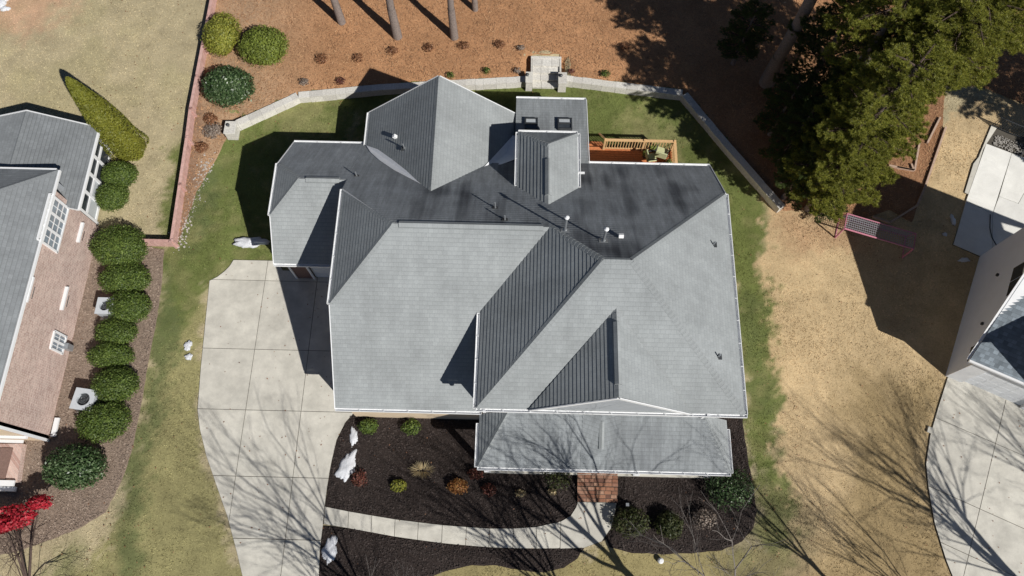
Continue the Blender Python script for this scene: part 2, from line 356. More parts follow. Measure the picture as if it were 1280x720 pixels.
def zone(X, Y):
    """lawn colour of the place: dormant lawns, green ring round the house"""
    px, py = projv(X, Y, np.zeros_like(X))
    jx = (vnoise(X, Y, 1.3, 1)-.5)*20+(vnoise(X, Y, .45, 2)-.5)*22+(vnoise(X, Y, .13, 6)-.5)*20; jy = (vnoise(X, Y, 1.3, 3)-.5)*20+(vnoise(X, Y, .45, 4)-.5)*22+(vnoise(X, Y, .13, 8)-.5)*20
    qx, qy = px+jx, py+jy
    def f(poly, soft): return sm(-soft, soft, sdist(qx, qy, poly))[..., None]
    c = np.tile(C_TAN, X.shape+(1,))
    c = c*(1-f([(-200, -200), (120, -200), (95, 10), (40, 40), (-200, 45)], 25))+C_ORANGE*f([(-200, -200), (120, -200), (95, 10), (40, 40), (-200, 45)], 25)
    # strip between the two left houses
    st = f([(222, 200), (300, 130), (340, 330), (262, 340), (245, 512), (310, 760), (60, 760), (150, 640), (200, 330)], 8)
    c = c*(1-st)+C_OLIVE*st
    g = f([(222, 200), (262, 170), (300, 120), (440, 90), (440, 330), (285, 350), (250, 360), (205, 440), (190, 330)], 16)
    c = c*(1-g)+(C_GREEN*1.05)*g
    dg = f([(205, 330), (222, 350), (215, 440), (200, 520), (180, 640), (172, 760), (128, 760), (140, 640), (172, 520), (186, 430)], 12)*.8
    c = c*(1-dg)+C_DKGREEN*1.25*dg
    dg = f([(60, 690), (100, 670), (85, 760), (30, 760)], 14)*.6; c = c*(1-dg)+C_GREEN*dg
    dg = f([(225, 260), (262, 200), (275, 230), (235, 330)], 14)*.8; c = c*(1-dg)+C_DKGREEN*1.15*dg
    # back lawn behind the house
    bl = f([(400, 90), (860, 90), (975, 262), (940, 262), (735, 262), (500, 262)], 3); c = c*(1-bl)+C_GREEN*1.0*bl
    bl = f([(345, 130), (405, 118), (412, 168), (370, 172)], 16)*.5; c = c*(1-bl)+C_OLIVE*bl
    bl = f([(770, 150), (860, 165), (850, 215), (780, 180)], 16)*.6; c = c*(1-bl)+C_OLIVE*bl
    # right side
    rg = f([(952, 240), (1300, 100), (1500, 100), (1500, 900), (985, 900), (978, 560), (955, 420)], 6); c = c*(1-rg)+C_GOLD*rg
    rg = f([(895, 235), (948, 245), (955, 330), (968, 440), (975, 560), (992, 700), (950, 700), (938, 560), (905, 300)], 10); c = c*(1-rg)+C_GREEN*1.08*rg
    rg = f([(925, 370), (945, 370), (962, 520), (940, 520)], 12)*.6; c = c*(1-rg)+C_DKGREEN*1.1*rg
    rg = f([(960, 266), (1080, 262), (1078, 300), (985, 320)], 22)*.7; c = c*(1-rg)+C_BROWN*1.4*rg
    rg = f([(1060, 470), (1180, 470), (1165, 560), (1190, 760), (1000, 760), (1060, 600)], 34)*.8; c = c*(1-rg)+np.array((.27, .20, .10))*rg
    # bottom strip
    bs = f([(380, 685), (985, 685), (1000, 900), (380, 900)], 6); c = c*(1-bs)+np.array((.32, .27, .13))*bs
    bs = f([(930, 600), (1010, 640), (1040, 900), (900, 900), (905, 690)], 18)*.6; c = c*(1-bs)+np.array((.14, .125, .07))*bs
    v = (vnoise(X, Y, 3.1, 9)*.6+vnoise(X, Y, .8, 11)*.4)[..., None]
    gi = sm(.45, .8, v)*.35*(py < 320)[..., None]*(px < 250)[..., None]
    c = c*(1-gi)+np.array((.215, .20, .095))*gi
    g2 = sm(.50, .78, (vnoise(X, Y, .9, 41)*.5+vnoise(X, Y, .33, 43)*.5))[..., None]*.45*(c[..., 0:1] < .24); c = c*(1-g2)+np.array((.25, .235, .105))*g2
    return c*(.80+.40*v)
def gridmesh(name, x0, x1, y0, y1, step, dz, mat, colf):
    xs = np.arange(x0, x1+1e-6, step); ys = np.arange(y0, y1+1e-6, step); X, Y = np.meshgrid(xs, ys)
    Z = H(X.ravel(), Y.ravel()).reshape(X.shape)+dz+(vnoise(X, Y, 2.2, 5)-.5)*.03
    nx, ny = len(xs), len(ys); I = np.arange(nx*ny).reshape(ny, nx)
    F = np.stack([I[:-1, :-1], I[:-1, 1:], I[1:, 1:], I[1:, :-1]], -1).reshape(-1, 4)
    V = np.stack([X, Y, Z], -1).reshape(-1, 3)
    return link(name, npmesh(name, V, F, mat, True, colf(X.ravel(), Y.ravel())))
gb = MB(); gb.face([(-300, -300, -.16), (300, -300, -.16), (300, 300, -.16), (-300, 300, -.16)])
tag(gb.build('ground', M['farland']), kind='structure')
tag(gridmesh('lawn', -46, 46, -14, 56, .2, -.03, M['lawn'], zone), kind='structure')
def drape(name, poly, dz, mat, spacing=.35, wob=.0, colf=None, parent=None, kind='structure', mound=0, skirt=.08):
    pts = []
    n = len(poly)
    for i in range(n):
        a = Vector(poly[i]).to_2d(); b = Vector(poly[(i+1) % n]).to_2d(); k = max(1, int((b-a).length/(spacing*.8)))
        nrm = Vector((-(b-a).y, (b-a).x)).normalized()
        for j in range(k):
            p = a.lerp(b, j/k)
            if wob: p = p+nrm*(rnd.random()-.5)*2*wob
            pts.append(p)
    nb = len(pts); P = [tuple(p) for p in pts]
    xs = np.arange(min(p[0] for p in P), max(p[0] for p in P), spacing); ys = np.arange(min(p[1] for p in P), max(p[1] for p in P), spacing)
    X, Y = np.meshgrid(xs, ys); X = X.ravel()+spacing*.2*np.sin(Y.ravel()*9); Y = Y.ravel(); d = sdist(X, Y, P); k = d > spacing*.45
    allp = [Vector(p) for p in P]+[Vector((x, y)) for x, y in zip(X[k], Y[k])]
    r = delaunay_2d_cdt(allp, [], [list(range(nb))], 1, 1e-5)
    V = np.array([tuple(v) for v in r[0]]); F = np.array([f for f in r[2] if len(f) == 3])
    dd = sdist(V[:, 0], V[:, 1], P)
    Z = H(V[:, 0], V[:, 1])+dz+mound*sm(0, .35, dd)+(vnoise(V[:, 0], V[:, 1], .5, 21)-.5)*.04*sm(.05, .4, dd)
    V3 = np.column_stack([V, Z]); nv = len(V3)
    me = npmesh(name, V3, F, mat, True, colf(V[:, 0], V[:, 1]) if colf else None)
    return tag(link(name, me, parent), kind=kind), P
# pine straw area behind the retaining wall
STRAW = wpoly([(275, -90), (262, 20), (247, 100), (238, 170), (232, 215), (222, 262), (212, 306), (220, 309), (232, 280), (247, 240), (268, 205), (284, 172), (290, 166)])
STRAW += [tuple(p) for p in wpoly([(376, 127), (480, 117), (657, 107), (665, 107), (665, 73), (699, 73), (699, 107), (705, 106), (850, 124), (906, 191), (970, 264), (1030, 262), (1052, 284), (1112, 262), (1140, 278), (1178, 165), (1182, 100), (1230, 110), (1330, 150), (1420, -90)])]
def strawcol(X, Y):
    px, py = projv(X, Y, np.zeros_like(X)); c = np.tile(C_STRAW, X.shape+(1,))
    q = (vnoise(X, Y, 1.6, 31)*.6+vnoise(X, Y, .5, 33)*.4)[..., None]
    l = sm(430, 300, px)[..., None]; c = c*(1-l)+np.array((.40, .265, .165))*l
    l = (sm(870, 1000, px)*sm(20, 120, py))[..., None]; c = c*(1-l*.6)+C_SHADESTRAW*l*.6  # straw darkened under the pines, their shade painted into the tint
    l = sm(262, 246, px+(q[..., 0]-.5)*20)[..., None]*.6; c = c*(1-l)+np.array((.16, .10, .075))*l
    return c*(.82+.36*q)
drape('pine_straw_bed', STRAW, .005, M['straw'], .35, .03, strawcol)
bed_out = {}
def bed(px, name='mulch_bed', mat='mulch', mound=.045):
    o, P = drape(name, wpoly(px), .0, M[mat], .3, .02, None, None, 'structure', mound); return P
TOPW = [(407, 633), (440, 640), (500, 650), (560, 657), (620, 661), (660, 660), (695, 655), (713, 645), (720, 634), (722, 627)]
BOTW = [(404, 655), (440, 661), (500, 672), (560, 680), (620, 685), (680, 686), (730, 685), (752, 677), (764, 660), (768, 645), (771, 627)]
BED1 = [(443, 516), (432, 528), (421, 550), (414, 580), (409, 610), (407, 634)]+TOPW[1:]+[(722, 588), (722, 500), (443, 480)]
BED2 = [(770, 500), (771, 590)]+BOTW[::-1][:4]+[(758, 674), (762, 684), (790, 691), (830, 693), (870, 691), (902, 688), (928, 677), (941, 660), (946, 640), (942, 608), (935, 575), (931, 545), (927, 515), (921, 470), (860, 470)]
BED3 = [(403, 657)]+BOTW[1:7]+[(722, 698), (705, 710), (680, 716), (650, 713), (620, 707), (590, 707), (560, 713), (535, 723), (515, 765), (396, 765), (400, 690)]
BED4 = [(110, 290), (172, 306), (205, 312), (203, 350), (196, 400), (186, 450), (176, 510), (166, 560), (153, 600), (132, 640), (100, 660), (60, 676), (20, 690), (-60, 705), (-60, 560), (60, 545), (62, 500), (90, 380)]
W1, W2, W3 = bed(BED1), bed(BED2), bed(BED3)
W4 = bed(BED4, 'brown_mulch_bed', 'brownmulch', .02)
# ---- driveways and walks made of concrete panels
def clip(poly, a, b, c):
    """keep a*x+b*y<=c"""
    out = []
    for i in range(len(poly)):
        p = poly[i]; q = poly[(i+1) % len(poly)]; fp = a*p[0]+b*p[1]-c; fq = a*q[0]+b*q[1]-c
        if fp <= 0: out.append(p)
        if fp*fq < 0:
            t = fp/(fp-fq); out.append((p[0]+(q[0]-p[0])*t, p[1]+(q[1]-p[1])*t))
    return out
def area(p): return .5*sum(p[i][0]*p[(i+1) % len(p)][1]-p[(i+1) % len(p)][0]*p[i][1] for i in range(len(p)))
def shrink(poly, cx, cy, g):
    out = []
    n = len(poly); s = 1 if area(poly) > 0 else -1
    for i in range(n):
        p0 = Vector(poly[i-1]); p = Vector(poly[i]); p1 = Vector(poly[(i+1) % n])
        e0 = (p-p0); e1 = (p1-p)
        if e0.length < 1e-4 or e1.length < 1e-4: out.append(tuple(p)); continue
        n0 = Vector((-e0.y, e0.x)).normalized()*s; n1 = Vector((-e1.y, e1.x)).normalized()*s; h = (n0+n1)
        if h.length < .3: out.append(tuple(p)); continue
        h = h/(h.length_squared)*2; out.append(tuple(p+h*g))
    return out
def slab(poly, z0, z1, name, mat, parent, g=.014, bev=0):
    poly = [p for i, p in enumerate(poly) if (Vector(p)-Vector(poly[i-1])).length > .02]
    if len(poly) < 3 or abs(area(poly)) < .03: return None
    q = shrink(poly, 0, 0, g); b = MB(); b.prism([(x, y, z0) for x, y in q], (0, 0, z1-z0)); return b.build(name, mat, parent)
def paneled(name, outline, xcuts, ycuts, mat, rot=0, origin=(0, 0), z=.035):
    base = MB(); base.prism([(p[0], p[1], -.04) for p in outline], (0, 0, .052)); root = tag(base.build(name, M['joint']), kind='structure')
    ca, sa = math.cos(rot), math.sin(rot)
    loc = [((p[0]-origin[0])*ca+(p[1]-origin[1])*sa, -(p[0]-origin[0])*sa+(p[1]-origin[1])*ca) for p in outline]
    xc = [-1e3]+xcuts+[1e3]; yc = [-1e3]+ycuts+[1e3]
    for i in range(len(xc)-1):
        for j in range(len(yc)-1):
            q = clip(loc, 1, 0, xc[i+1]); q = q and clip(q, -1, 0, -xc[i]); q = q and clip(q, 0, 1, yc[j+1]); q = q and clip(q, 0, -1, -yc[j])
            if len(q) < 3 or abs(area(q)) < .05: continue
            wq = [(x*ca-y*sa+origin[0], x*sa+y*ca+origin[1]) for x, y in q]
            slab(wq, -.03, z+rnd.uniform(-.003, .003), 'concrete_panel', M[mat], root)
    return root
DRV = [(292, 325), (346, 326), (352, 352), (418, 352), (430, 512), (443, 516), (432, 528), (421, 550), (414, 580), (409, 610), (406, 634), (404, 656), (400, 690), (392, 930), (345, 930), (312, 765), (303, 720), (296, 690), (284, 645), (270, 605), (258, 570), (250, 537), (247, 512), (251, 460), (256, 410), (262, 351), (272, 346), (281, 339), (287, 333)]
D = [tuple(p) for p in wpoly(DRV)]
D = [(x if not (i in (3, 4)) else (-7.3 if i == 4 else -7.3), y if i not in (2, 3) else 14.2) for i, (x, y) in enumerate(D)]
jx = [U(330, 352).x, U(388, 400).x]; jx = [(U(330, 352).x+U(296, 597).x)/2, (U(392, 375).x+U(368, 597).x)/2]
paneled('driveway', D, jx, [U(300, 673).y, U(330, 596).y, U(330, 513).y, U(330, 437).y, U(330, 351).y], 'concrete')
def interp(P, x):
    for a, b in zip(P, P[1:]):
        if a[0] <= x <= b[0]: return a[1]+(b[1]-a[1])*(x-a[0])/(b[0]-a[0])
    return P[-1][1] if x > P[-1][0] else P[0][1]
wk = [tuple(p) for p in wpoly(TOPW+BOTW[::-1])]
b = MB(); b.prism([(x, y, -.04) for x, y in wk], (0, 0, .056)); walk = tag(b.build('front_walk', M['joint']), kind='structure')
xs = [406, 436, 465, 494, 523, 553, 583, 612, 642, 671, 701]
for a, c in zip(xs, xs[1:]):
    q = [(a, interp(TOPW, a)), (c, interp(TOPW, c)), (c-1, interp(BOTW, c)), (a-1, interp(BOTW, a))]
    slab([tuple(p) for p in wpoly(q)], -.03, .04+rnd.uniform(-.003, .003), 'concrete_panel', M['concrete'], walk, .012)
q = [(701, interp(TOPW, 701)), (713, 645), (720, 634), (722, 627), (771, 627), (768, 645), (764, 660), (752, 677), (730, 685), (700, 686)]
slab([tuple(p) for p in wpoly(q)], -.03, .042, 'concrete_panel', M['concrete'], walk, .012)
# right hand driveway (runs with the rotated house)
RA = math.radians(-24.0)
RW0 = U(1182, 470).to_2d()
RD = [(1186, 466), (1290, 508), (1420, 560), (1420, 960), (1270, 960), (1215, 800), (1204, 760), (1190, 720), (1182, 700), (1168, 655), (1160, 610), (1157, 580), (1162, 545), (1172, 510)]
rd = [tuple(p) for p in wpoly(RD)]
def rl(px, py):
    p = U(px, py).to_2d()-RW0; return (p.x*math.cos(RA)+p.y*math.sin(RA), -p.x*math.sin(RA)+p.y*math.cos(RA))
cx = rl(1245, 550)[0]
paneled('driveway', rd, [cx-3.3*0-0, cx+3.1], [rl(1250, 712)[1]-0, rl(1215, 632)[1], rl(1245, 555)[1]+0], 'concrete', RA, tuple(RW0))
# patio behind the right hand house
PT = [(1191, 306), (1210, 244), (1205, 241), (1216, 205), (1223, 196), (1239, 156), (1262, 166), (1330, 195), (1400, 300), (1240, 330), (1228, 322)]
pt = [tuple(p) for p in wpoly(PT)]
patio = paneled('patio', pt, [], [], 'concrete', RA, tuple(RW0), .03)
for o in list(bpy.data.objects):
    if o.parent == patio: bpy.data.objects.remove(o)
def sl_(px, mat, z): return slab([tuple(p) for p in wpoly(px)], 0, z, 'concrete_panel', M[mat], patio, .012)
sl_([(1191, 306), (1207, 251), (1240, 268), (1240, 330), (1228, 322)], 'concrete_white', .06)
sl_([(1207, 251), (1232, 180), (1264, 192), (1240, 268)], 'concrete_white', .062)
sl_([(1264, 192), (1300, 205), (1272, 255), (1248, 246)], 'concrete_white', .061)
sl_([(1248, 246), (1272, 255), (1300, 205), (1400, 300), (1240, 330), (1240, 268)], 'concrete_white', .059)
sl_([(1205, 241), (1216, 205), (1223, 196), (1232, 176), (1211, 244)], 'concrete', .05)
sl_([(1223, 196), (1239, 156), (1246, 160), (1233, 180)], 'concrete', .052)
# gravel strip on the patio
gv = MB()
gp = [tuple(p) for p in wpoly([(1243, 172), (1250, 170), (1300, 190), (1300, 204), (1264, 191), (1240, 182)])]
xs_ = [p[0] for p in gp]; ys_ = [p[1] for p in gp]
for i in range(900):
    x, y = rnd.uniform(min(xs_), max(xs_)), rnd.uniform(min(ys_), max(ys_))
    if sdist(np.array([x]), np.array([y]), gp)[0] > 0:
        s_ = rnd.uniform(.03, .07); gv.box((x, y, .06), (s_, s_*.8, s_*.6), (math.cos(i), math.sin(i), .2), (-math.sin(i), math.cos(i), 0))
tag(gv.build('gravel', M['gravel']), kind='stuff')
hs = MB()
for (a, c) in (((1202, 276), (1241, 311)),):
    pass
# ---- retaining wall with cap stones
def wallrun(pts, ht=.42, wd=.36, label=''):
    root = empty('retaining_wall', (pts[0].x, pts[0].y, 0), label, 'retaining wall', 'pale stone retaining walls behind the house')
    for s_ in range(len(pts)-1):
        a, c = pts[s_], pts[s_+1]; e = (c-a); Ln = e.length; e = e/Ln; nr = Vector((-e.y, e.x))
        if s_ < 99 and nr.dot(Vector((0, 1))) < 0 and s_ == 0: pass
        t = 0.0
        while t < Ln-.05:
            l = min(rnd.uniform(.45, .8), Ln-t)
            if Ln-t-l < .25: l = Ln-t
            mid = a+e*(t+l/2)+nr*(wd/2)
            for (z0, z1, g, dd) in ((-.1, ht-.09, .004, .03), (ht-.087, ht+rnd.uniform(-.008, .008), .003, 0)):
                b_ = MB(); j = rnd.uniform(-.012, .012)
                b_.box((mid.x+nr.x*j, mid.y+nr.y*j, (z0+z1)/2), (l-g*2+(.05 if t+l >= Ln-.01 else 0), wd-dd, z1-z0), (e.x, e.y, 0), (nr.x, nr.y, 0), None)
                o = b_.build('wall_stone' if z0 < 0 else 'cap_stone', M['stone'], root); o.location = -root.location
            t += l
    return root
wallrun(wl, .50, .40, 'pale stone retaining wall left of the garden steps, partly in the shadow of the rear gable')
wallrun(wr, .50, .40, 'pale stone retaining wall right of the garden steps, turning down the slope under the pines')
def pillar(px, sx, sy, ht, label):
    p = U(*px); r_ = empty('wall_pillar', (p.x, p.y, 0), label, 'stone pillar', 'stone pillars on the retaining wall')
    for k in range(int(ht/.16)):
        b_ = MB(); b_.box((0, 0, .08+k*.16), (sx-.06+rnd.uniform(-.015, .015), sy-.06+rnd.uniform(-.015, .015), .152)); b_.build('pillar_stone', M['stone'], r_)
    b_ = MB(); b_.box((0, 0, int(ht/.16)*.16+.045), (sx, sy, .08)); b_.build('cap_stone', M['stone'], r_, bev=.01)
    b_ = MB(); z_ = int(ht/.16)*.16+.085; b_.box((-.1, .1, z_+.05), (.13, .13, .1)); b_.tube((-.1, .1, z_+.1), (-.1, .1, z_+.16), .10, .03, 8)
    b_.build('lantern', M['darkmetal'], r_)
pillar((293, 168), .62, .8, .64, 'stone pillar ending the left retaining wall beside the round shrubs')
pillar((661, 108), .42, .72, .80, 'stone pillar left of the garden steps')
pillar((702, 109), .50, .76, .80, 'stone pillar right of the garden steps, its shadow on the treads')
st = U(664, 108); en = U(700, 108); r_ = empty('garden_steps', ((st.x+en.x)/2, st.y, 0), 'pale stone garden steps and landing leading up to the pine straw', 'steps')
sx = en.x-st.x-.12; yy = -.15
for k, (dy, zz) in enumerate(((.42, .14), (.42, .25), (.42, .35), (.52, .44))):
    xx = -sx/2
    while xx < sx/2-.02:
        l = min(rnd.uniform(.38, .62), sx/2-xx)
        if sx/2-xx-l < .2: l = sx/2-xx
        b_ = MB(); b_.box((xx+l/2, yy+dy/2, zz/2), (l-.014, dy-.014, zz+rnd.uniform(-.006, .006))); b_.build('step_stone', M['stone'], r_); xx += l
    yy += dy
b_ = MB(); b_.box((0, yy+.06, .22), (sx+.22, .13, .50)); b_.build('back_border', M['stone'], r_)
for s_ in (-1, 1):
    b_ = MB(); b_.box((s_*(sx/2+.055), yy/2+.28, .22), (.1, yy-.35, .49)); b_.build('side_border', M['stone'], r_)
# ---- brick entry steps
q0 = U(721, 628); q1 = U(772, 628); r_ = empty('entry_steps', ((q0.x+q1.x)/2, q0.y, 0), 'red brick entry steps between the porch roof and the concrete walk', 'steps')
wx = q1.x-q0.x
def course(y0, y1, ztop, zbot, small=True):
    x = -wx/2; k = 0
    while x < wx/2-.02:
        l = rnd.choice([.22, .34, .42, .5]); l = min(l, wx/2-x)
        if wx/2-x-l < .12: l = wx/2-x
        b_ = MB(); b_.box((x+l/2, (y0+y1)/2, (ztop+zbot)/2), (l-.022, (y1-y0)-.022, ztop-zbot+rnd.uniform(-.006, .006))); b_.build('brick', M['paver'], r_, bev=.004); x += l
for i in range(4): course(.02+i*.175, .02+i*.175+.172, .16, -.02)
for i in range(12): course(.72+i*.175, .72+i*.175+.172, .32, .0)
b_ = MB(); b_.box((0, .36, .07), (wx-.01, .7, .15)); b_.box((0, 1.75, .14), (wx-.01, 2.05, .3)); b_.build('mortar_bed', M['joint'], r_)
# porch slab under the roof
# ================================================================ HOUSES
PT_ = .784
def slope(poly, mat, parent, e=.185, t=.0165, thick=.14, deck=True, name='roof_slope'):
    poly = [Vector(p) for p in poly]; n = Vector((0, 0, 0))
    for i in range(len(poly)):
        a, c = poly[i], poly[(i+1) % len(poly)]; n += Vector(((a.y-c.y)*(a.z+c.z), (a.z-c.z)*(a.x+c.x), (a.x-c.x)*(a.y+c.y)))
    n.normalize()
    if n.z < 0: n = -n; poly = poly[::-1]
    cen = sum(poly, Vector())/len(poly); d = Vector((n.x*n.z, n.y*n.z, -(n.x**2+n.y**2))).normalized(); a = n.cross(d)
    def uv(p): return ((p-cen).dot(a), (p-cen).dot(d))
    o0 = Vector((0, 0, 0)); P = [uv(p) for p in poly]; s0 = min(q[1] for q in P); s1 = max(q[1] for q in P)
    # global offset so that courses of a plane line up
    V = []; F = []; UV = []
    k = 0; s = s0
    off = rnd.random()*3
    while s < s1-1e-4:
        se = min(s+e, s1); q = clip(P, 0, 1, se); q = q and clip(q, 0, -1, -s)
        if len(q) >= 3:
            b_ = len(V)
            for (u, v) in q:
                V.append(cen+a*u+d*v+n*(t*(v-s)/e)); UV.append((u+off, v-s0))
            F.append(tuple(range(b_, b_+len(q))))
            low = sorted(u for (u, v) in q if abs(v-se) < 1e-5)
            for i in range(0, len(low)-1, 2):
                b_ = len(V)
                for u, h in ((low[i], t), (low[i+1], t), (low[i+1], -.001), (low[i], -.001)):
                    V.append(cen+a*u+d*se+n*h); UV.append((u+off, se-s0))
                F.append((b_, b_+1, b_+2, b_+3))
        s = se
    me = bpy.data.meshes.new(name); me.from_pydata([tuple(v) for v in V], [], F); setmat(me, M[mat])
    ul = me.uv_layers.new(name='uv')
    for lp in me.loops: ul.data[lp.index].uv = UV[lp.vertex_index]
    me.update()
    o = link(name, me, parent)
    if deck:
        b_ = MB(); b_.prism([p-n*.012 for p in poly], -n*thick); b_.build('roof_deck', M['fascia'], o)
    return o, n
def edge_trim(p, q, parent, out, name='rake_trim', wd=.035, ht=.17, mat='white', up=.015):
    b_ = MB(); p = Vector(p); q = Vector(q); o = Vector(out).normalized()*(wd/2+.003)
    b_.beam(p+o+Vector((0, 0, up-ht/2)), q+o+Vector((0, 0, up-ht/2)), wd, ht); return b_.build(name, M[mat], parent)
def gutter(p, q, parent, out, hang=1.0):
    p = Vector(p); q = Vector(q); o = Vector(out).normalized(); z = Vector((0, 0, 1)); b_ = MB()
    b_.beam(p+o*.125-z*.055, q+o*.125-z*.055, .022, .10); b_.beam(p+o*.065-z*.10, q+o*.065-z*.10, .10, .012); b_.beam(p+o*.008-z*.07, q+o*.008-z*.07, .012, .13)
    b_.box(p+o*.065-z*.055, (.02, .13, .10), (q-p), o); b_.box(q+o*.065-z*.055, (.02, .13, .10), (q-p), o)
    L_ = (q-p).length; k = max(1, int(L_/hang)); e = (q-p)/L_
    for i in range(1, k): b_.box(p+e*(L_*i/k)+o*.06-z*.012, (.03, .13, .012), e, o)
    b_.build('gutter', M['white'], parent)
CAPME = {}
def caps(p, q, n1, n2, parent, mat='shingle', sp=.2, wd=.15):
    """overlapping cap shingles along a ridge or hip, n1/n2 normals of the two slopes"""
    p = Vector(p); q = Vector(q); e = (q-p).normalized(); L_ = (q-p).length; n1 = Vector(n1); n2 = Vector(n2)
    s1 = n1.cross(e).normalized(); s2 = n2.cross(e).normalized(); up = (n1+n2).normalized()
    for s_, nn in ((0, n1),):
        pass
    if s1.dot(n2) > 0: s1 = -s1
    if s2.dot(n1) > 0: s2 = -s2
    # s1 lies in slope 1 pointing away from the ridge
    V = []
    for t, lift in ((0, .014), (sp*1.15, .022)):
        for v in (s1*wd, Vector((0, 0, 0)), s2*wd):
            V.append(e*t+v+up*lift)
    V += [v-up*.02 for v in V]
    F = [(0, 1, 4, 3), (1, 2, 5, 4), (3, 4, 10, 9), (4, 5, 11, 10), (0, 3, 9, 6), (2, 8, 11, 5), (0, 6, 7, 1), (1, 7, 8, 2)]
    me = bpy.data.meshes.new('ridge_cap'); me.from_pydata([tuple(v) for v in V], [], F); setmat(me, M[mat]); me.uv_layers.new(name='uv')
    for lp in me.loops:
        v = V[lp.vertex_index]; me.uv_layers[0].data[lp.index].uv = (v.dot(e)*.4+.1, v.dot(s1)*.4+.07)
    me.update()
    for i in range(int(L_/sp)):
        o = link('ridge_cap', me, parent); o.location = p+e*(i*sp)
def ridge_vent(p, q, n1, n2, parent, mat='shingle', wd=.19, ht=.07):
    p = Vector(p); q = Vector(q); e = (q-p).normalized(); n1 = Vector(n1); n2 = Vector(n2); up = (n1+n2).normalized()
    s1 = n1.cross(e).normalized(); s2 = n2.cross(e).normalized()
    if s1.dot(n2) > 0: s1 = -s1
    if s2.dot(n1) > 0: s2 = -s2
    b_ = MB(); b_.prism([p+s1*wd, p+s1*wd+up*ht, p+up*ht, p+s2*wd+up*ht, p+s2*wd], q-p); o = b_.build('ridge_vent', M[mat], parent)
    o.data.uv_layers.new(name='uv')
    for lp in o.data.loops:
        v = o.data.vertices[lp.vertex_index].co; o.data.uv_layers[0].data[lp.index].uv = ((v-p).dot(e), (v-p).dot(s1)+.05)
    return o
def wall(pts, ex, mat, parent, name='wall'):
    b_ = MB(); b_.prism(pts, ex); return b_.build(name, M[mat], parent)
# ------------------------------------------------ main house
HS = empty('house', (0, 0, 0), 'large grey shingled house in the centre with many hips and gables', 'house')
yr2, zr2, xc, xd = 11.043, 9.93, 3.36, 4.45
xE, xW2, yS2, yN2, E2 = 9.467, -1.43, 6.03, 16.06, 6.0
yr1, zr1, xa, xb = 13.119, 8.30, -5.05, 1.43
xw1, w1n, w1s, yf1, zf1 = -7.83, 15.8, 10.33, 6.47, 3.09
zw1 = 6.1
def rz_(y): return zr2-PT_*(y-yr2)
xg, yg, zg, xwg, gn, gs, ze_g = -10.08, 16.56, 5.6, -11.50, 17.95, 15.2, 4.53
yfg, zfg, yrg = 13.35, 3.09, 20.21
NR = Vector((0, PT_, 1)).normalized(); NS = Vector((0, -PT_, 1)).normalized()
# rear plane in three pieces of weathering
rear, _ = slope([(xd, yr2, zr2), (xc, yr2, zr2), (xb, yr1, zr1), (xa, yr1, zr1), (xw1, w1n, rz_(w1n)), (xw1, 20.2, rz_(20.2)), (-.1, 20.2, rz_(20.2)), (-.1, 18.67, rz_(18.67)), (xE, 18.67, rz_(18.67)), (xE, yN2, rz_(yN2))], 'shingle_stained', HS)
slope([(xg, yg, rz_(yg)), (xw1-.004, yg, rz_(yg)), (xw1-.004, yrg, rz_(yrg)), (xwg, yrg, rz_(yrg)), (xwg, gn, rz_(gn))], 'shingle_stained', HS)
# M2
slope([(xc, yr2, zr2), (xd, yr2, zr2), (xE, yS2, E2), (xW2, yS2, E2)], 'shingle', HS)
slope([(xd, yr2, zr2), (xE, yN2, E2), (xE, yS2, E2)], 'shingle', HS)
slope([(xc, yr2, zr2), (xW2, yS2, E2), (xW2, 10.19, E2), (xb, yr1, zr1)], 'shingle', HS)
# M1
slope([(xa, yr1, zr1), (xb, yr1, zr1), (xW2, 10.19, E2), (xW2, yf1, zf1), (xw1, yf1, zf1), (xw1, w1s, zw1)], 'shingle', HS)
slope([(xa, yr1, zr1), (xw1, w1s, zw1), (xw1, w1n, zw1)], 'shingle', HS)
# G
slope([(xg, yg, zg), (xw1+.25, yg, zg), (xw1+.25, yfg, zfg), (xwg, yfg, zfg), (xwg, gs, ze_g)], 'shingle', HS)
slope([(xg, yg, zg), (xwg, gs, ze_g), (xwg, gn, ze_g)], 'shingle', HS)
# R1 gable
r1x, r1z, r1y0, r1y1, r1w, r1e = -3.84, 6.27, 15.6, 21.9, -7.75, 2.9
slope([(r1x, r1y1, r1z), (r1w, r1y1+.12, r1e), (r1w, 20.0, r1e), (r1x, 15.71, r1z)], 'shingle', HS)
slope([(r1x, r1y1, r1z), (.06, r1y1+.12, r1e), (.06, 20.0, r1e), (r1x, 15.71, r1z)], 'shingle', HS)
# R2 low roof with skylights
R2P = (-.14, 23.05, 2.95); R2N = Vector((0, 1.0/4.4, 1)).normalized()
slope([(-.12, 23.05, 2.95), (3.53, 23.05, 2.95), (3.50, 18.62, 3.97), (-.12, 18.62, 3.97)], 'shingle_worn', HS)
# R3 tall hipped box
cz = 6.98
slope([(1.38, 17.85, cz), (1.40, 14.7, cz), (.03, 16.2, 5.83), (.03, 19.17, 5.83)], 'shingle', HS, .20, .025)
slope([(1.38, 17.85, cz), (1.40, 14.7, cz), (2.80, 16.2, 5.83), (2.80, 19.17, 5.83)], 'shingle', HS)
slope([(1.38, 17.85, cz), (.03, 19.17, 5.83), (2.80, 19.17, 5.83)], 'shingle_worn', HS)
# front dormer gable
slope([(3.98, 6.02, 8.74), (.67, 5.98, 6.05), (3.98, 9.52, 8.74)], 'shingle', HS, deck=False)
slope([(3.98, 6.02, 8.74), (7.30, 5.98, 6.05), (3.98, 9.52, 8.74)], 'shingle', HS, deck=False)
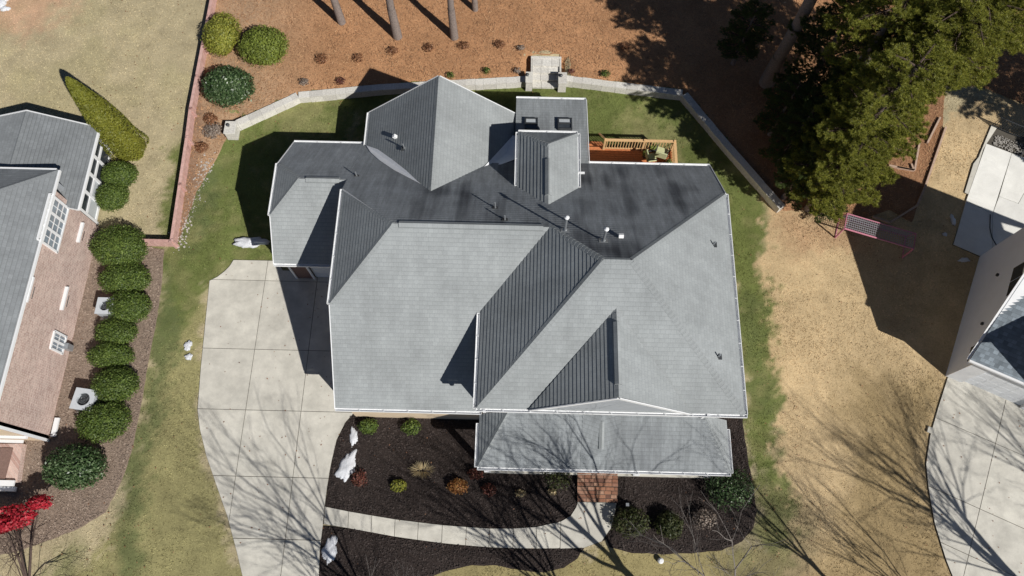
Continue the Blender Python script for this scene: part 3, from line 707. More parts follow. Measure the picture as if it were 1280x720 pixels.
# porch roof
pz, py_, pyt = 2.95, 4.07, 6.36
pzt = pz+.47*(pyt-py_)
slope([(-.10, pyt, pzt), (8.35, pyt, pzt), (9.58, py_, pz), (-1.42, py_, pz)], 'shingle_worn', HS)
slope([(-.10, pyt, pzt), (-1.42, py_, pz), (-1.42, pyt, pz+.02)], 'shingle', HS)
slope([(8.35, pyt, pzt), (9.58, py_, pz), (9.58, pyt, pz+.02)], 'shingle', HS)
slope([(3.92, 4.75, pz+.46), (3.92, pyt, pzt+.15), (3.10, pyt, pzt+.01), (3.05, 4.2, pz+.08)], 'shingle_worn', HS, deck=False)
slope([(3.92, 4.75, pz+.46), (3.92, pyt, pzt+.15), (4.74, pyt, pzt+.01), (4.79, 4.2, pz+.08)], 'shingle_worn', HS, deck=False)
slope([(3.92, 4.75, pz+.46), (3.05, 4.2, pz+.08), (4.79, 4.2, pz+.08)], 'shingle_worn', HS, deck=False)
ridge_vent((3.92, 4.85, pz+.49), (3.92, 5.95, pz+.95), (-.4, 0, 1), (.4, 0, 1), HS, 'shingle', .12, .12)
# caps
nW = Vector((-.82, 0, 1)).normalized(); nE = Vector((.784, 0, 1)).normalized()
caps((xE, yS2, E2), (xd, yr2, zr2), nE, NS, HS); caps((xW2, yS2, E2), (xc, yr2, zr2), nW, NS, HS)
caps((xE, yN2, E2), (xd, yr2, zr2), nE, NR, HS); caps((xb, yr1, zr1), (xc, yr2, zr2), nW, NR, HS)
caps((xc, yr2, zr2), (xd, yr2, zr2), NS, NR, HS)
caps((xw1, w1s, zw1), (xa, yr1, zr1), nW, NS, HS); caps((xw1, w1n, zw1), (xa, yr1, zr1), nW, NR, HS)
ridge_vent((xa+.25, yr1, zr1), (xb-.3, yr1, zr1), NS, NR, HS)
caps((xwg, gs, ze_g), (xg, yg, zg), nW, NS, HS); caps((xwg, gn, ze_g), (xg, yg, zg), nW, NR, HS)
ridge_vent((xg+.35, yg, zg), (xw1-.35, yg, zg), NS, NR, HS)
caps((r1x, r1y1, r1z), (r1x, 15.75, r1z), Vector((-.86, 0, 1)).normalized(), Vector((.86, 0, 1)).normalized(), HS, sp=.22)
caps((.03, 19.17, 5.83), (1.38, 17.85, cz), nW, NR, HS); caps((2.80, 19.17, 5.83), (1.38, 17.85, cz), nE, NR, HS)
ridge_vent((1.39, 17.1, cz), (1.40, 15.3, cz), nW, nE, HS)
caps((3.98, 6.0, 8.74), (3.98, 9.4, 8.74), nW, nE, HS, sp=.22)
ridge_vent((3.98, 6.5, 8.75), (3.98, 8.95, 8.75), nW, nE, HS, 'shingle', .17, .10)
caps((-1.42, py_, pz), (-.10, pyt, pzt), nW, NS, HS); caps((9.58, py_, pz), (8.35, pyt, pzt), nE, NS, HS)
# gutters and rake trims
gutter((xW2, yS2, E2), (xE+.1, yS2, E2), HS, (0, -1, 0)); gutter((xE, yS2, E2), (xE, yN2, E2), HS, (1, 0, 0)); gutter((xW2, 10.1, E2), (xW2, yS2, E2), HS, (-1, 0, 0))
gutter((xw1, yf1, zf1), (xW2+.1, yf1, zf1), HS, (0, -1, 0)); gutter((xw1, w1s, zw1), (xw1, w1n, zw1), HS, (-1, 0, 0))
gutter((xwg, yfg, zfg), (xw1+.3, yfg, zfg), HS, (0, -1, 0)); gutter((xwg, gs, ze_g), (xwg, gn, ze_g), HS, (-1, 0, 0))
gutter((xwg, yrg, rz_(yrg)), (xw1-.02, yrg, rz_(yrg)), HS, (0, 1, 0)); gutter((3.52, 18.67, rz_(18.67)), (xE, 18.67, rz_(18.67)), HS, (0, 1, 0))
gutter((r1w, 20.0, r1e), (r1w, r1y1+.1, r1e), HS, (-1, 0, 0))
gutter((-.12, 23.05, 2.95), (3.53, 23.05, 2.95), HS, (0, 1, 0))
gutter((.03, 19.17, 5.83), (2.80, 19.17, 5.83), HS, (0, 1, 0)); gutter((.03, 16.35, 5.83), (.03, 19.17, 5.83), HS, (-1, 0, 0)); gutter((2.80, 16.35, 5.83), (2.80, 19.17, 5.83), HS, (1, 0, 0))
gutter((-1.42, py_, pz), (9.60, py_, pz), HS, (0, -1, 0)); gutter((-1.42, py_, pz), (-1.42, pyt-.4, pz), HS, (-1, 0, 0)); gutter((9.58, py_, pz), (9.58, pyt-.4, pz), HS, (1, 0, 0))
for p, q, o_ in (((xE, yN2, E2), (xE, 18.67, rz_(18.67)), (1, 0, 0)), ((xw1, w1s, zw1), (xw1, yf1, zf1), (-1, 0, 0)), ((xwg, gs, ze_g), (xwg, yfg, zfg), (-1, 0, 0)), ((xwg, gn, ze_g), (xwg, yrg, rz_(yrg)), (-1, 0, 0)),
                 ((r1x, r1y1, r1z), (r1w, r1y1+.12, r1e), (0, 1, 0)), ((r1x, r1y1, r1z), (.06, r1y1+.12, r1e), (0, 1, 0)), ((3.98, 6.0, 8.72), (.75, 5.98, 6.12), (0, -1, 0)), ((3.98, 6.0, 8.72), (7.22, 5.98, 6.12), (0, -1, 0)), ((3.53, 18.66, 3.96), (3.54, 23.05, 2.95), (1, 0, 0))):
    edge_trim(p, q, HS, o_)
# walls
B0 = -.1
wall([(-7.5, yf1+.19, B0), (xW2+.1, yf1+.19, B0), (xW2+.1, yf1+.19, zf1-.03), (-7.5, yf1+.19, zf1-.03)], (0, .18, 0), 'tan_siding', HS)
wall([(xw1+.32, yf1+.4, B0), (xw1+.32, 18.4, B0), (xw1+.32, 18.4, rz_(18.4)-.2), (xw1+.32, w1n-.1, zw1-.12), (xw1+.32, w1s, zw1-.12), (xw1+.32, yf1+.4, zf1+.14)], (.18, 0, 0), 'tan_siding', HS)
wall([(xW2+.3, yS2+.36, B0), (xE-.32, yS2+.36, B0), (xE-.32, yS2+.36, E2-.14+.2), (xW2+.3, yS2+.36, E2+.06)], (0, .18, 0), 'grey_siding', HS)
wall([(xE-.32, yS2+.4, B0), (xE-.32, 18.3, B0), (xE-.32, 18.3, rz_(18.3)-.2), (xE-.32, yN2-.1, E2-.1), (xE-.32, yS2+.4, E2-.1)], (-.18, 0, 0), 'tan_siding', HS)
wall([(xW2+.32, yS2+.4, B0), (xW2+.32, 10.4, B0), (xW2+.32, 10.4, E2-.1), (xW2+.32, yS2+.4, E2-.1)], (.18, 0, 0), 'grey_siding', HS)
wall([(-7.4, 18.22, B0), (xE-.33, 18.22, B0), (xE-.33, 18.22, rz_(18.3)-.15), (-7.4, 18.22, rz_(18.3)-.15)], (0, .15, 0), 'tan_siding', HS)
wall([(.67+.3, yS2+.02, 6.15), (3.98, yS2+.02, 8.62), (7.30-.3, yS2+.02, 6.15)], (0, .12, 0), 'grey_siding', HS, 'gable_wall')
for k in range(9):
    z = 6.25+k*.26; hw = (8.62-z)/(8.62-6.15)*3.05
    if hw > .1:
        b_ = MB(); b_.box((3.98, yS2+.008, z), (2*hw, .02, .02)); b_.build('siding_board', M['grey_siding'], HS)
# garage wall: piers and doors
gy = yfg+.45
wall([(xwg+.34, gy, B0), (-11.0, gy, B0), (-11.0, gy, 2.4), (xwg+.34, gy, 2.4)], (0, .2, 0), 'brick_brown', HS)
wall([(xwg+.34, gy, 2.42), (-7.5, gy, 2.42), (-7.5, gy, zfg+.15), (xwg+.34, gy, zfg+.15)], (0, .2, 0), 'tan_siding', HS)
x1 = U(372, 351).x; x2 = U(393, 350).x
wall([(x1, gy-.02, B0), (x2, gy-.02, B0), (x2, gy-.02, 2.41), (x1, gy-.02, 2.41)], (0, .25, 0), 'brick_brown', HS, 'brick_pier')
for xx in (x1-.02, x2+.02):
    b_ = MB(); b_.box((xx, gy-.04, 1.2), (.11, .06, 2.4)); b_.build('door_casing', M['white'], HS)
def garage_door(xa_, xb_, mat, y):
    b_ = MB(); b_.box(((xa_+xb_)/2, y, 1.18), (xb_-xa_, .05, 2.36)); d_ = b_.build('garage_door', M[mat], HS)
    for k in range(4):
        for j in range(max(2, int((xb_-xa_)/.6))):
            nn = max(2, int((xb_-xa_)/.6)); w_ = (xb_-xa_)/nn
            b2 = MB(); b2.box((xa_+w_*(j+.5), y-.03, .31+k*.58), (w_-.1, .02, .46)); b2.build('door_panel', M[mat], d_, bev=.006)
garage_door(x2+.08, -7.52, 'garage_door', gy+.1); garage_door(-10.98, x1-.08, 'garage_dark', gy+.1)
wall([(xwg+.34, gy, B0), (xwg+.34, 19.85, B0), (xwg+.34, 19.85, rz_(19.85)-.18), (xwg+.34, gn, ze_g-.12), (xwg+.34, gs, ze_g-.12), (xwg+.34, gy, zfg+.12)], (.18, 0, 0), 'tan_siding', HS)
wall([(xwg+.34, 19.85, B0), (-7.5, 19.85, B0), (-7.5, 19.85, rz_(19.85)-.18), (xwg+.34, 19.85, rz_(19.85)-.18)], (0, .15, 0), 'tan_siding', HS)
wall([(r1w+.3, 21.55, B0), (-.25, 21.55, B0), (-.25, 21.55, r1e+.05), (r1x, 21.55, r1z-.2), (r1w+.3, 21.55, r1e+.05)], (0, .18, 0), 'tan_siding', HS, 'gable_wall')
wall([(r1w+.3, 18.3, B0), (r1w+.3, 21.6, B0), (r1w+.3, 21.6, r1e+.05), (r1w+.3, 18.3, r1e+.05)], (.18, 0, 0), 'tan_siding', HS)
wall([(-.3, 18.3, B0), (-.3, 21.6, B0), (-.3, 21.6, r1e+.05), (-.3, 18.3, r1e+.05)], (-.18, 0, 0), 'tan_siding', HS)
wall([(.05, 22.7, B0), (3.25, 22.7, B0), (3.25, 22.7, 2.88), (.05, 22.7, 2.88)], (0, .15, 0), 'tan_siding', HS)
wall([(3.25, 18.4, B0), (3.25, 22.8, B0), (3.25, 22.8, 2.86), (3.25, 18.4, 3.8)], (-.15, 0, 0), 'tan_siding', HS)
for x in (.30, 2.38): wall([(x, 15.2, 4.5), (x, 18.95, 2.6), (x, 18.95, 5.85), (x, 15.2, 5.85)], (.16, 0, 0), 'tan_siding', HS)
wall([(.30, 18.85, 2.6), (2.54, 18.85, 2.6), (2.54, 18.85, 5.85), (.30, 18.85, 5.85)], (0, .14, 0), 'tan_siding', HS)
# porch floor, columns, front door
b_ = MB(); b_.box((4.1, 5.25, .15), (10.6, 2.2, .30)); b_.build('porch_floor', M['concrete'], HS)
for x in (-1.05, 1.9, 5.9, 9.2):
    b_ = MB(); b_.box((x, 4.3, 1.6), (.22, .22, 2.6)); b_.box((x, 4.3, .4), (.3, .3, .2)); b_.box((x, 4.3, 2.78), (.3, .3, .1)); b_.build('porch_column', M['white'], HS)
b_ = MB(); b_.box((4.0, 6.33, 1.4), (1.0, .08, 2.1)); b_.build('front_door', M['darkmetal'], HS)
for x in (.6, 7.3):
    f_ = MB(); f_.box((x, 6.33, 1.5), (1.7, .08, 1.6)); fo = f_.build('window', M['white'], HS)
    for dx in (-.42, .42):
        f_ = MB(); f_.box((x+dx, 6.28, 1.5), (.76, .03, 1.45)); f_.build('pane', M['glass'], fo)
b_ = MB()
# white membranes in the valleys
def mem(pts): 
    b_ = MB(); pts = [Vector(p) for p in pts]; n = (pts[1]-pts[0]).cross(pts[2]-pts[0]).normalized(); n = n if n.z > 0 else -n
    b_.prism(pts, n*.02); b_.build('valley_flashing', M['roofmembrane'], HS)
A_ = (xc, yr2, zr2)
n1e = Vector((.864, 0, 1)).normalized(); n1w = Vector((-.862, 0, 1)).normalized(); R1R = (r1x, 20, r1z)
def onR(px, py, l=.03): return onpl(px, py, A_, NR)+NR*l
def onW(px, py, l=.03): return onpl(px, py, R1R, n1w)+n1w*l
def onE(px, py, l=.03): return onpl(px, py, R1R, n1e)+n1e*l
mem([onR(458, 183), onR(473, 193), onR(500, 213), onR(525, 230), onR(515, 225), onR(492, 213), onR(474, 201), onR(463, 191)])
mem([onW(458, 182), onW(473, 187), onW(490, 199), onW(508, 213), onW(526, 230), onW(500, 214), onW(473, 194)])
mem([onE(592, 219), onE(612, 206), onE(616, 204), onE(616, 207), onE(600, 217)])
va = onE(597, 217, .05); vb = onE(632, 193, .1); ve = onE(640, 170, .06); vc = onpl(647, 200, A_, NR)+NR*.08
mem([va, vb, vc]); mem([va, ve, vb]); mem([ve, Vector((.26, ve.y-.2, ve.z+.15)), vc, vb])
# skylights on the low roof
def skylight(px, py, w_, h_):
    p = onpl(px, py, R2P, R2N); e1 = Vector((1, 0, 0)); e2 = R2N.cross(e1).normalized(); b_ = MB()
    fr = MB()
    for sx_, sy_, ww, hh in ((-w_/2, 0, .07, h_+.07), (w_/2, 0, .07, h_+.07), (0, -h_/2, w_, .07), (0, h_/2, w_, .07), (0, .02, w_, .05)):
        fr.box(p+e1*sx_+e2*sy_+R2N*.09, (ww, hh, .18), e1, e2, R2N)
    f_ = fr.build('skylight', M['darkmetal'], HS)
    b_ = MB(); b_.box(p+R2N*.12-e2*h_*.25, (w_-.08, h_*.45, .02), e1, e2, R2N); b_.build('pane', M['glass'], f_)
    b_ = MB(); b_.box(p+R2N*.12+e2*h_*.27, (w_-.08, h_*.40, .02), e1, e2, R2N); b_.build('blind', M['blind'], f_)
skylight(664, 157, .60, .75); skylight(706, 157, .66, .72)
# roof pipes, vents
def pipe(base, n, top_px, h, r=.045, cap='pipe', mat='metal', capr=0):
    b_ = MB(); b_.tube(base-n*.05, base+Vector((0, 0, h)), r, r, 10); o = b_.build('vent_pipe', M[mat], HS, smooth=False)
    b2 = MB(); b2.tube(base-n*.01, base+n*.05+Vector((0, 0, .04)), r*2.6, r*1.3, 12); b2.box(base+n*.02, (r*7, r*7, .01), (1, 0, 0), n.cross(Vector((1, 0, 0))), n); b2.build('pipe_boot', M['darkmetal' if capr == 0 else 'metal'], o)
    if capr:
        b2 = MB(); b2.tube(base+Vector((0, 0, h)), base+Vector((0, 0, h+.05)), capr*.9, capr, 14); b2.tube(base+Vector((0, 0, h+.05)), base+Vector((0, 0, h+.12)), capr, capr*.35, 14); b2.build('pipe_cap', M['white'], o)
pr = lambda x, y: onpl(x, y, A_, NR)
pipe(pr(754, 301), NR, None, 1.05, .05, capr=.10); pipe(pr(706, 288), NR, None, 1.15, .05, capr=.10)
pipe(pr(619, 260), NR, None, .5, .035); pipe(pr(631, 275), NR, None, .4, .035); pipe(pr(446, 220), NR, None, .38, .03)
p = onpl(776, 298, A_, NR); b_ = MB(); b_.box(p+NR*.12, (.20, .17, .16), (1, 0, 0), NR.cross(Vector((1, 0, 0))), NR); b_.build('box_vent', M['white'], HS, bev=.01)
p = onpl(496, 172, R1R, n1w); b_ = MB(); b_.box(p+n1w*.13, (.16, .17, .2), (0, 1, 0), n1w.cross(Vector((0, 1, 0))), n1w); b_.build('box_vent', M['white'], HS, bev=.01)
pw = onpl(505, 186, R1R, n1w); pipe(pw, n1w, None, .42, .035)
pe = lambda x, y: onpl(x, y, (xE, yS2, E2), nE)
pipe(pe(892, 306), nE, None, .32, .035); pipe(pe(898, 446), nE, None, .32, .035)
for c_, s_ in (((8.2, 6.22, 4.9), (.09, .07, 1.7)), ((2.95, 17.1, 5.78), (.34, .08, .08))):
    b_ = MB(); b_.box(c_, s_); b_.build('downspout', M['white'], HS)
for i_, p_ in enumerate(((8.0, 6.0, 5.9), (-1.1, 5.93, 5.86))):
    b_ = MB(); b_.box(p_, (.12, .1, .22)); b_.build('downspout_outlet', M['white'], HS)
# ------------------------------------------------ deck
DZ = .75
dk0 = U(735, 207, DZ); dkx1 = U(841, 200, DZ).x; dyN = U(800, 187, DZ).y
DK = empty('deck', (dk0.x, 18.4, 0), 'orange stained timber deck behind the house with a slatted railing', 'deck')
def dmb(b_, name, mat, par=None, **k):
    o = b_.build(name, M[mat], par or DK, **k)
    if par is None: o.location = -DK.location
    return o
x0_ = 3.6; xend = dkx1-.05
y = 18.32
while y < dyN-.02:
    b_ = MB(); b_.box(((x0_+xend)/2, y+.07, DZ-.015), (xend-x0_, .13, .03)); dmb(b_, 'deck_board', 'deckwood'); y += .142
b_ = MB()
for x in (x0_+.1, (x0_+xend)/2, xend-.1):
    for yy_ in (18.6, dyN-.1): b_.box((x, yy_, DZ/2-.05), (.14, .14, DZ))
dmb(b_, 'deck_frame', 'railwood')
xr0 = U(757, 184, DZ+.9).x
b_ = MB(); b_.box(((xr0+xend)/2, dyN-.02, DZ+.93), (xend-xr0+.12, .15, .04)); dmb(b_, 'top_rail', 'railwood')
b_ = MB(); b_.box(((xr0+xend)/2, dyN-.02, DZ+.12), (xend-xr0, .05, .07)); dmb(b_, 'bottom_rail', 'railwood')
b_ = MB(); b_.box((xend, (18.7+dyN)/2, DZ+.93), (.15, dyN-18.7-.18, .04)); dmb(b_, 'top_rail', 'railwood')
b_ = MB(); b_.box((xend, (18.7+dyN)/2, DZ+.12), (.05, dyN-18.7-.18, .07)); dmb(b_, 'bottom_rail', 'railwood')
for x in (xr0, (xr0+xend)/2+.25, xend):
    b_ = MB(); b_.box((x, dyN-.02, DZ+.48), (.11, .11, 1.06)); dmb(b_, 'rail_post', 'railwood')
x = xr0+.13
bal = MB(); bal.box((0, 0, 0), (.04, .04, .78)); bo = None
while x < xend-.08:
    if bo is None: bo = bal.build('baluster', M['railwood'], DK); o = bo
    else: o = bo.copy(); COL.objects.link(o); o.parent = DK
    o.location = Vector((x, dyN-.02, DZ+.53))-DK.location; x += .15
y = 18.8
while y < dyN-.12:
    o = bo.copy(); COL.objects.link(o); o.parent = DK; o.location = Vector((xend, y, DZ+.53))-DK.location; y += .15
# angled stair rail at the west end
b_ = MB(); b_.beam((xr0-.02, dyN+.05, DZ+.93), (xr0-.25, dyN+.75, DZ+.35), .09, .05); dmb(b_, 'stair_rail', 'railwood')
for k in range(3):
    b_ = MB(); b_.box((x0_+.55, dyN+.0+k*.26+.1, DZ-.17*(k+1)), (1.1, .26, .04)); dmb(b_, 'stair_tread', 'deckwood')
# ------------------------------------------------ left house (pink brick)
LH = empty('house', (-26, 10, 0), 'pink brick neighbour house at the left edge with a grey shingled roof', 'house')
def lb(b_, name, mat, par=None, **k):
    o = b_.build(name, M[mat], par or LH, **k)
    if par is None: o.location = -LH.location
    return o
def lslope(poly, mat='shingle_left', **k):
    o, n = slope([Vector(p) for p in poly], mat, LH, **k); o.location = -LH.location; return o, n
lx, ly0, ly1, lz = -22.10, 5.15, 16.42, 4.35
b_ = MB(); b_.prism([(lx, ly0, -.1), (lx, ly1, -.1), (lx, ly1, lz), (lx, ly0, lz)], (-.25, 0, 0)); lb(b_, 'wall', 'brick')
b_ = MB(); b_.prism([(lx, ly0+.01, -.1), (lx-9, ly0+.01, -.1), (lx-9, ly0+.01, lz+3), (lx-4, ly0+.01, lz+3), (lx, ly0+.01, lz)], (0, .25, 0)); lb(b_, 'wall', 'tan_siding')
b_ = MB(); b_.prism([(lx-.25, ly1, -.1), (lx-9, ly1, -.1), (lx-9, ly1, lz), (lx-.25, ly1, lz)], (0, -.25, 0)); lb(b_, 'wall', 'brick')
b_ = MB(); b_.box((lx+.03, ly0+.02, 2.1), (.10, .12, 4.3)); lb(b_, 'corner_board', 'white')
b_ = MB(); b_.box((lx-4, ly0-.06, 1.35), (7.6, .12, .16)); b_.box((lx-4.2, ly0-.16, .75), (7.0, .14, .08)); lb(b_, 'trim_board', 'white')
ex, ey0, ey1 = lx+.02, ly0-.6, 17.4
lslope([(ex, ey0, lz), (ex, ey1, lz), (ex-7, ey1-7, lz+4.6), (ex-7, ey0, lz+4.6)])
lslope([(ex, ey1, lz), (ex-7, ey1-7, lz+4.6), (ex-14, ey1-7, lz+4.6), (ex-14, ey1, lz)])
o_, n_ = None, None
b_ = MB(); b_.beam((ex+.06, ey0, lz-.05), (ex+.06, ey1, lz-.05), .09, .12); lb(b_, 'gutter', 'white')
b_ = MB(); b_.beam((ex-.1, ey1+.05, lz-.05), (ex-9, ey1+.05, lz-.05), .09, .12); lb(b_, 'gutter', 'white')
b_ = MB(); b_.prism([(ex-.3, ey1-.3, -.1), (ex-9, ey1-.3, -.1), (ex-9, ey1-.3, lz), (ex-.3, ey1-.3, lz)], (0, -.2, 0)); lb(b_, 'wall', 'grey_siding')
def cap_left(p, q, n1, n2):
    k0 = set(LH.children); caps(p, q, n1, n2, LH, 'shingle_left', .24)
    for o in LH.children:
        if o not in k0: o.location = o.location-LH.location
cap_left((ex, ey1, lz), (ex-4.5, ey1-4.5, lz+4.6*4.5/7), Vector((.66, 0, 1)).normalized(), Vector((0, .66, 1)).normalized())
# north wing with the sunroom
wz = 3.0
a1, a2, a3, a4 = U(123, 160, wz), U(97, 262, wz), U(33, 139, wz+.65), U(16, 215, wz+.65)
a0 = U(-60, 170, wz-.0); a5 = U(-60, 262, wz)
nrm = (a1-a3); vE = Vector((a1.x-a2.x, a1.y-a2.y, 0))
a4 = a3-vE*.98; a2b = a2-vE*.02
Lft = Vector((a3.x-(a1.x-a3.x)*1.0, a3.y-(a1.y-a3.y)*1.0-.9, wz)); Lfb = Lft-vE
lslope([a1, a3, a3-vE, a2]); lslope([a3, Lft, Lfb, a3-vE])
cap_left(a3, a3-vE, (Vector((nrm.y*0+.35, .1, 1))).normalized(), Vector((-.35, .1, 1)).normalized())
b_ = MB(); b_.beam(a1+Vector((.05, 0, -.04)), a2+Vector((.05, 0, -.04)), .1, .12); lb(b_, 'gutter', 'white')
for p, q in ((a1, a3), (a3, Lft)):
    b_ = MB(); b_.beam(p+Vector((0, .04, -.04)), q+Vector((0, .04, -.04)), .05, .16); lb(b_, 'rake_trim', 'fascia')
s0_, s1_ = U(141, 193, .0), U(122, 280, .0); ed = (s1_-s0_).normalized(); Ls = (s1_-s0_).length; ot = Vector((-ed.y, ed.x, 0))
if ot.x < 0: ot = -ot
b_ = MB(); b_.prism([s0_-ot*.1+Vector((0, 0, -.1)), s1_-ot*.1+Vector((0, 0, -.1)), s1_-ot*.1+Vector((0, 0, wz)), s0_-ot*.1+Vector((0, 0, wz))], -ot*.1); lb(b_, 'wall', 'brownwall')
b_ = MB(); b_.prism([s0_+Vector((0, 0, -.1)), s0_-ot*5+Vector((0, 0, -.1)), s0_-ot*5+Vector((0, 0, wz+.4)), s0_+Vector((0, 0, wz-.1))], ed*.1); lb(b_, 'wall', 'grey_siding')
SR = None
for k in range(5):
    p = s0_+ed*(Ls*k/4); b_ = MB(); b_.box(p+Vector((0, 0, wz/2-.1)), (.14 if k else .22, .13, wz-.1), ed, ot); lb(b_, 'post', 'white')
for z in (.25, 1.15, 2.75):
    b_ = MB(); b_.box((s0_+s1_)/2+Vector((0, 0, z)), (Ls, .10, .13), ed, ot); lb(b_, 'rail', 'white')
for k in range(4):
    p = s0_+ed*(Ls*(k+.5)/4)
    b_ = MB(); b_.box(p+Vector((0, 0, 1.95))-ot*.02, (Ls/4-.14, .02, 1.5), ed, ot); lb(b_, 'window_pane', 'glass')
    b_ = MB(); b_.box(p+Vector((0, 0, .70))-ot*.02, (Ls/4-.14, .02, .78), ed, ot); lb(b_, 'lower_panel', 'blind' if k > 1 else 'glass')
# windows of the brick wall
def lwin(y, z, w_, h_, nx, ny, name='window'):
    f_ = MB(); X_ = lx+.03
    for yy_, zz_, ww, hh in ((y, z+h_/2, w_, .09), (y, z-h_/2, w_+.1, .09), (y-w_/2, z, .09, h_), (y+w_/2, z, .09, h_)): f_.box((X_, yy_, zz_), (.10, ww, hh))
    for i in range(1, nx): f_.box((X_, y-w_/2+w_*i/nx, z), (.09, .10, h_))
    fo = lb(f_, name, 'white')
    for i in range(nx):
        for j in range(ny):
            b2 = MB(); b2.box((lx+.02, y-w_/2+w_*(i+.5)/nx, z-h_/2+h_*(j+.5)/ny), (.02, w_/nx-.16, h_/ny-.07)); o2 = b2.build('pane', M['sky_glass'], fo)
    for i in range(nx):
        b2 = MB()
        for q in range(1, 2): b2.box((lx+.045, y-w_/2+w_*(i+.5)/nx, z), (.02, .03, h_-.1))
        for j in range(1, ny): b2.box((lx+.047, y-w_/2+w_*(i+.5)/nx, z-h_/2+h_*j/ny), (.02, w_/nx-.12, .04))
        b2.build('muntin', M['white'], fo)
def lwpt(px, py): return onpl(px, py, (lx, 0, 0), (1, 0, 0))
p = lwpt(66, 279); lwin(p.y, p.z, 2.35, 1.55, 3, 4)
p = lwpt(72, 428); lwin(p.y, p.z, .85, 1.0, 2, 2)
for (x_, y_, x2_, y2_) in ((101, 278, 96, 303), (81, 358, 76, 388), (38, 346, 31, 378)):
    p = lwpt(x_, y_); q = lwpt(x2_, y2_); mid = (p+q)/2
    b_ = MB(); b_.box((lx+.07, mid.y, mid.z), (.16, abs(p.y-q.y), .10)); fo = lb(b_, 'window_ledge', 'white')
    b_ = MB(); b_.box((lx+.01, mid.y, mid.z-.42), (.02, abs(p.y-q.y)*.5, .03)); b_.build('vent_slot', M['darkmetal'], fo)
p = lwpt(112, 345); b_ = MB(); b_.box((lx+.12, p.y, p.z), (.22, .2, .16)); lb(b_, 'dryer_vent', 'metal')
for (x_, y_) in ((115, 393), (90, 473)):
    p = lwpt(x_, y_); b_ = MB(); b_.tube((lx, p.y, p.z), (lx+.10, p.y, p.z), .09, .07, 10); lb(b_, 'round_vent', 'white')
p = lwpt(82, 510); b_ = MB(); b_.tube((lx, p.y, p.z), (lx+.10, p.y, p.z), .11, .08, 10); lb(b_, 'round_vent', 'darkmetal')
p = lwpt(101, 413); b_ = MB(); b_.box((lx+.13, p.y, p.z), (.24, .5, .6)); b_.box((lx+.27, p.y, p.z-.03), (.04, .34, .40)); lb(b_, 'meter_box', 'metal', bev=.01)
p = lwpt(107, 446); b_ = MB(); b_.box((lx+.10, p.y+.3, p.z+.0), (.18, .14, .5)); b_.tube((lx+.08, p.y+.25, p.z-.1), (lx+.08, p.y+.25, 0), .04); lb(b_, 'conduit', 'metal')
b_ = MB(); b_.box((lx+.14, p.y-.02, .45), (.26, .3, .5)); lb(b_, 'cable_box', 'metal', bev=.01)
# downspout by the south corner
b_ = MB(); pp = U(87, 535); b_.box((lx+.25, pp.y+.0, .12), (.22, .9, .10)); lb(b_, 'downspout_elbow', 'white')
# front stoop of the left house
q_ = U(34, 556), U(27, 604), U(-40, 600), U(-40, 556)
b_ = MB(); b_.prism([(p.x, p.y, -.1) for p in q_], (0, 0, .45)); stp = lb(b_, 'stoop', 'brick')
b_ = MB(); c_ = U(4, 604, .4); b_.box((c_.x-.4, c_.y, .45), (1.9, .26, .10)); b_.box((c_.x-.5, c_.y-.25, .3), (2.2, .2, .1)); lb(b_, 'stoop_edge', 'white')
b_ = MB(); c_ = U(-8, 580, .4); b_.box((c_.x, c_.y, .38), (1.4, 1.5, .05)); lb(b_, 'doormat', 'brick_brown')
# ------------------------------------------------ right house
RH = empty('house', (RW0.x, RW0.y, 0), 'grey stucco neighbour house at the right edge, its corner over a white garage door', 'house')
ra = math.radians(-24.6); A1 = Vector((math.cos(ra), math.sin(ra), 0)); B1 = Vector((-math.sin(ra), math.cos(ra), 0)); O1 = Vector((RW0.x, RW0.y, 0))
def rp(a, b, z): return A1*a+B1*b+Vector((0, 0, z))
def rslope(poly, mat='shingle_right', **k): return slope([rp(*p)+O1*0 for p in poly], mat, RH, **k)
prof = [(0, -.1), (7.2, -.1), (7.2, 5.25), (3.6, 5.25), (.05, 2.95)]
b_ = MB(); b_.prism([rp(0, b, z) for b, z in prof], A1*.2); b_.build('wall', M['stucco'], RH)
b_ = MB(); b_.prism([rp(.2, 0, 2.35), rp(9, 0, 2.35), rp(9, 0, 2.95), rp(.2, 0, 2.95)], B1*.2); b_.build('wall', M['white'], RH)
b_ = MB(); b_.prism([rp(.2, 7.2, -.1), rp(9, 7.2, -.1), rp(9, 7.2, 5.2), rp(.2, 7.2, 5.2)], -B1*.2); b_.build('wall', M['stucco'], RH)
for a0_, a1_ in ((.0, .75), (3.65, 4.35), (7.2, 9)):
    b_ = MB(); b_.prism([rp(a0_+.002, -.012, -.1), rp(a1_, -.012, -.1), rp(a1_, -.012, 2.36), rp(a0_+.002, -.012, 2.36)], B1*.22); b_.build('pier', M['white'], RH)
for a0_, a1_ in ((.76, 3.64), (4.36, 7.19)):
    b_ = MB(); b_.prism([rp(a0_, .12, 0), rp(a1_, .12, 0), rp(a1_, .12, 2.34), rp(a0_, .12, 2.34)], B1*.05); d_ = b_.build('garage_door', M['garage_door'], RH)
    for k in range(4):
        for j in range(5):
            w_ = (a1_-a0_)/5; c_ = rp(a0_+w_*(j+.5), .126, .3+k*.58); b2 = MB(); b2.box(c_, (w_-.1, .02, .46), A1, B1); b2.build('door_panel', M['garage_door'], d_)
ev = -.18; wv = -.50
sl1, nn = rslope([(wv, ev, 3.0), (9, ev, 3.0), (9, 6.5, 8.2), (wv+3.2, 6.5, 8.2), (wv, 3.25, 3.0+.775*3.72)])
rslope([(wv, 3.25, 5.88), (wv+3.2, 6.49, 8.2), (wv+3.2, 6.5, 8.2), (wv, 7.75, 5.88)])
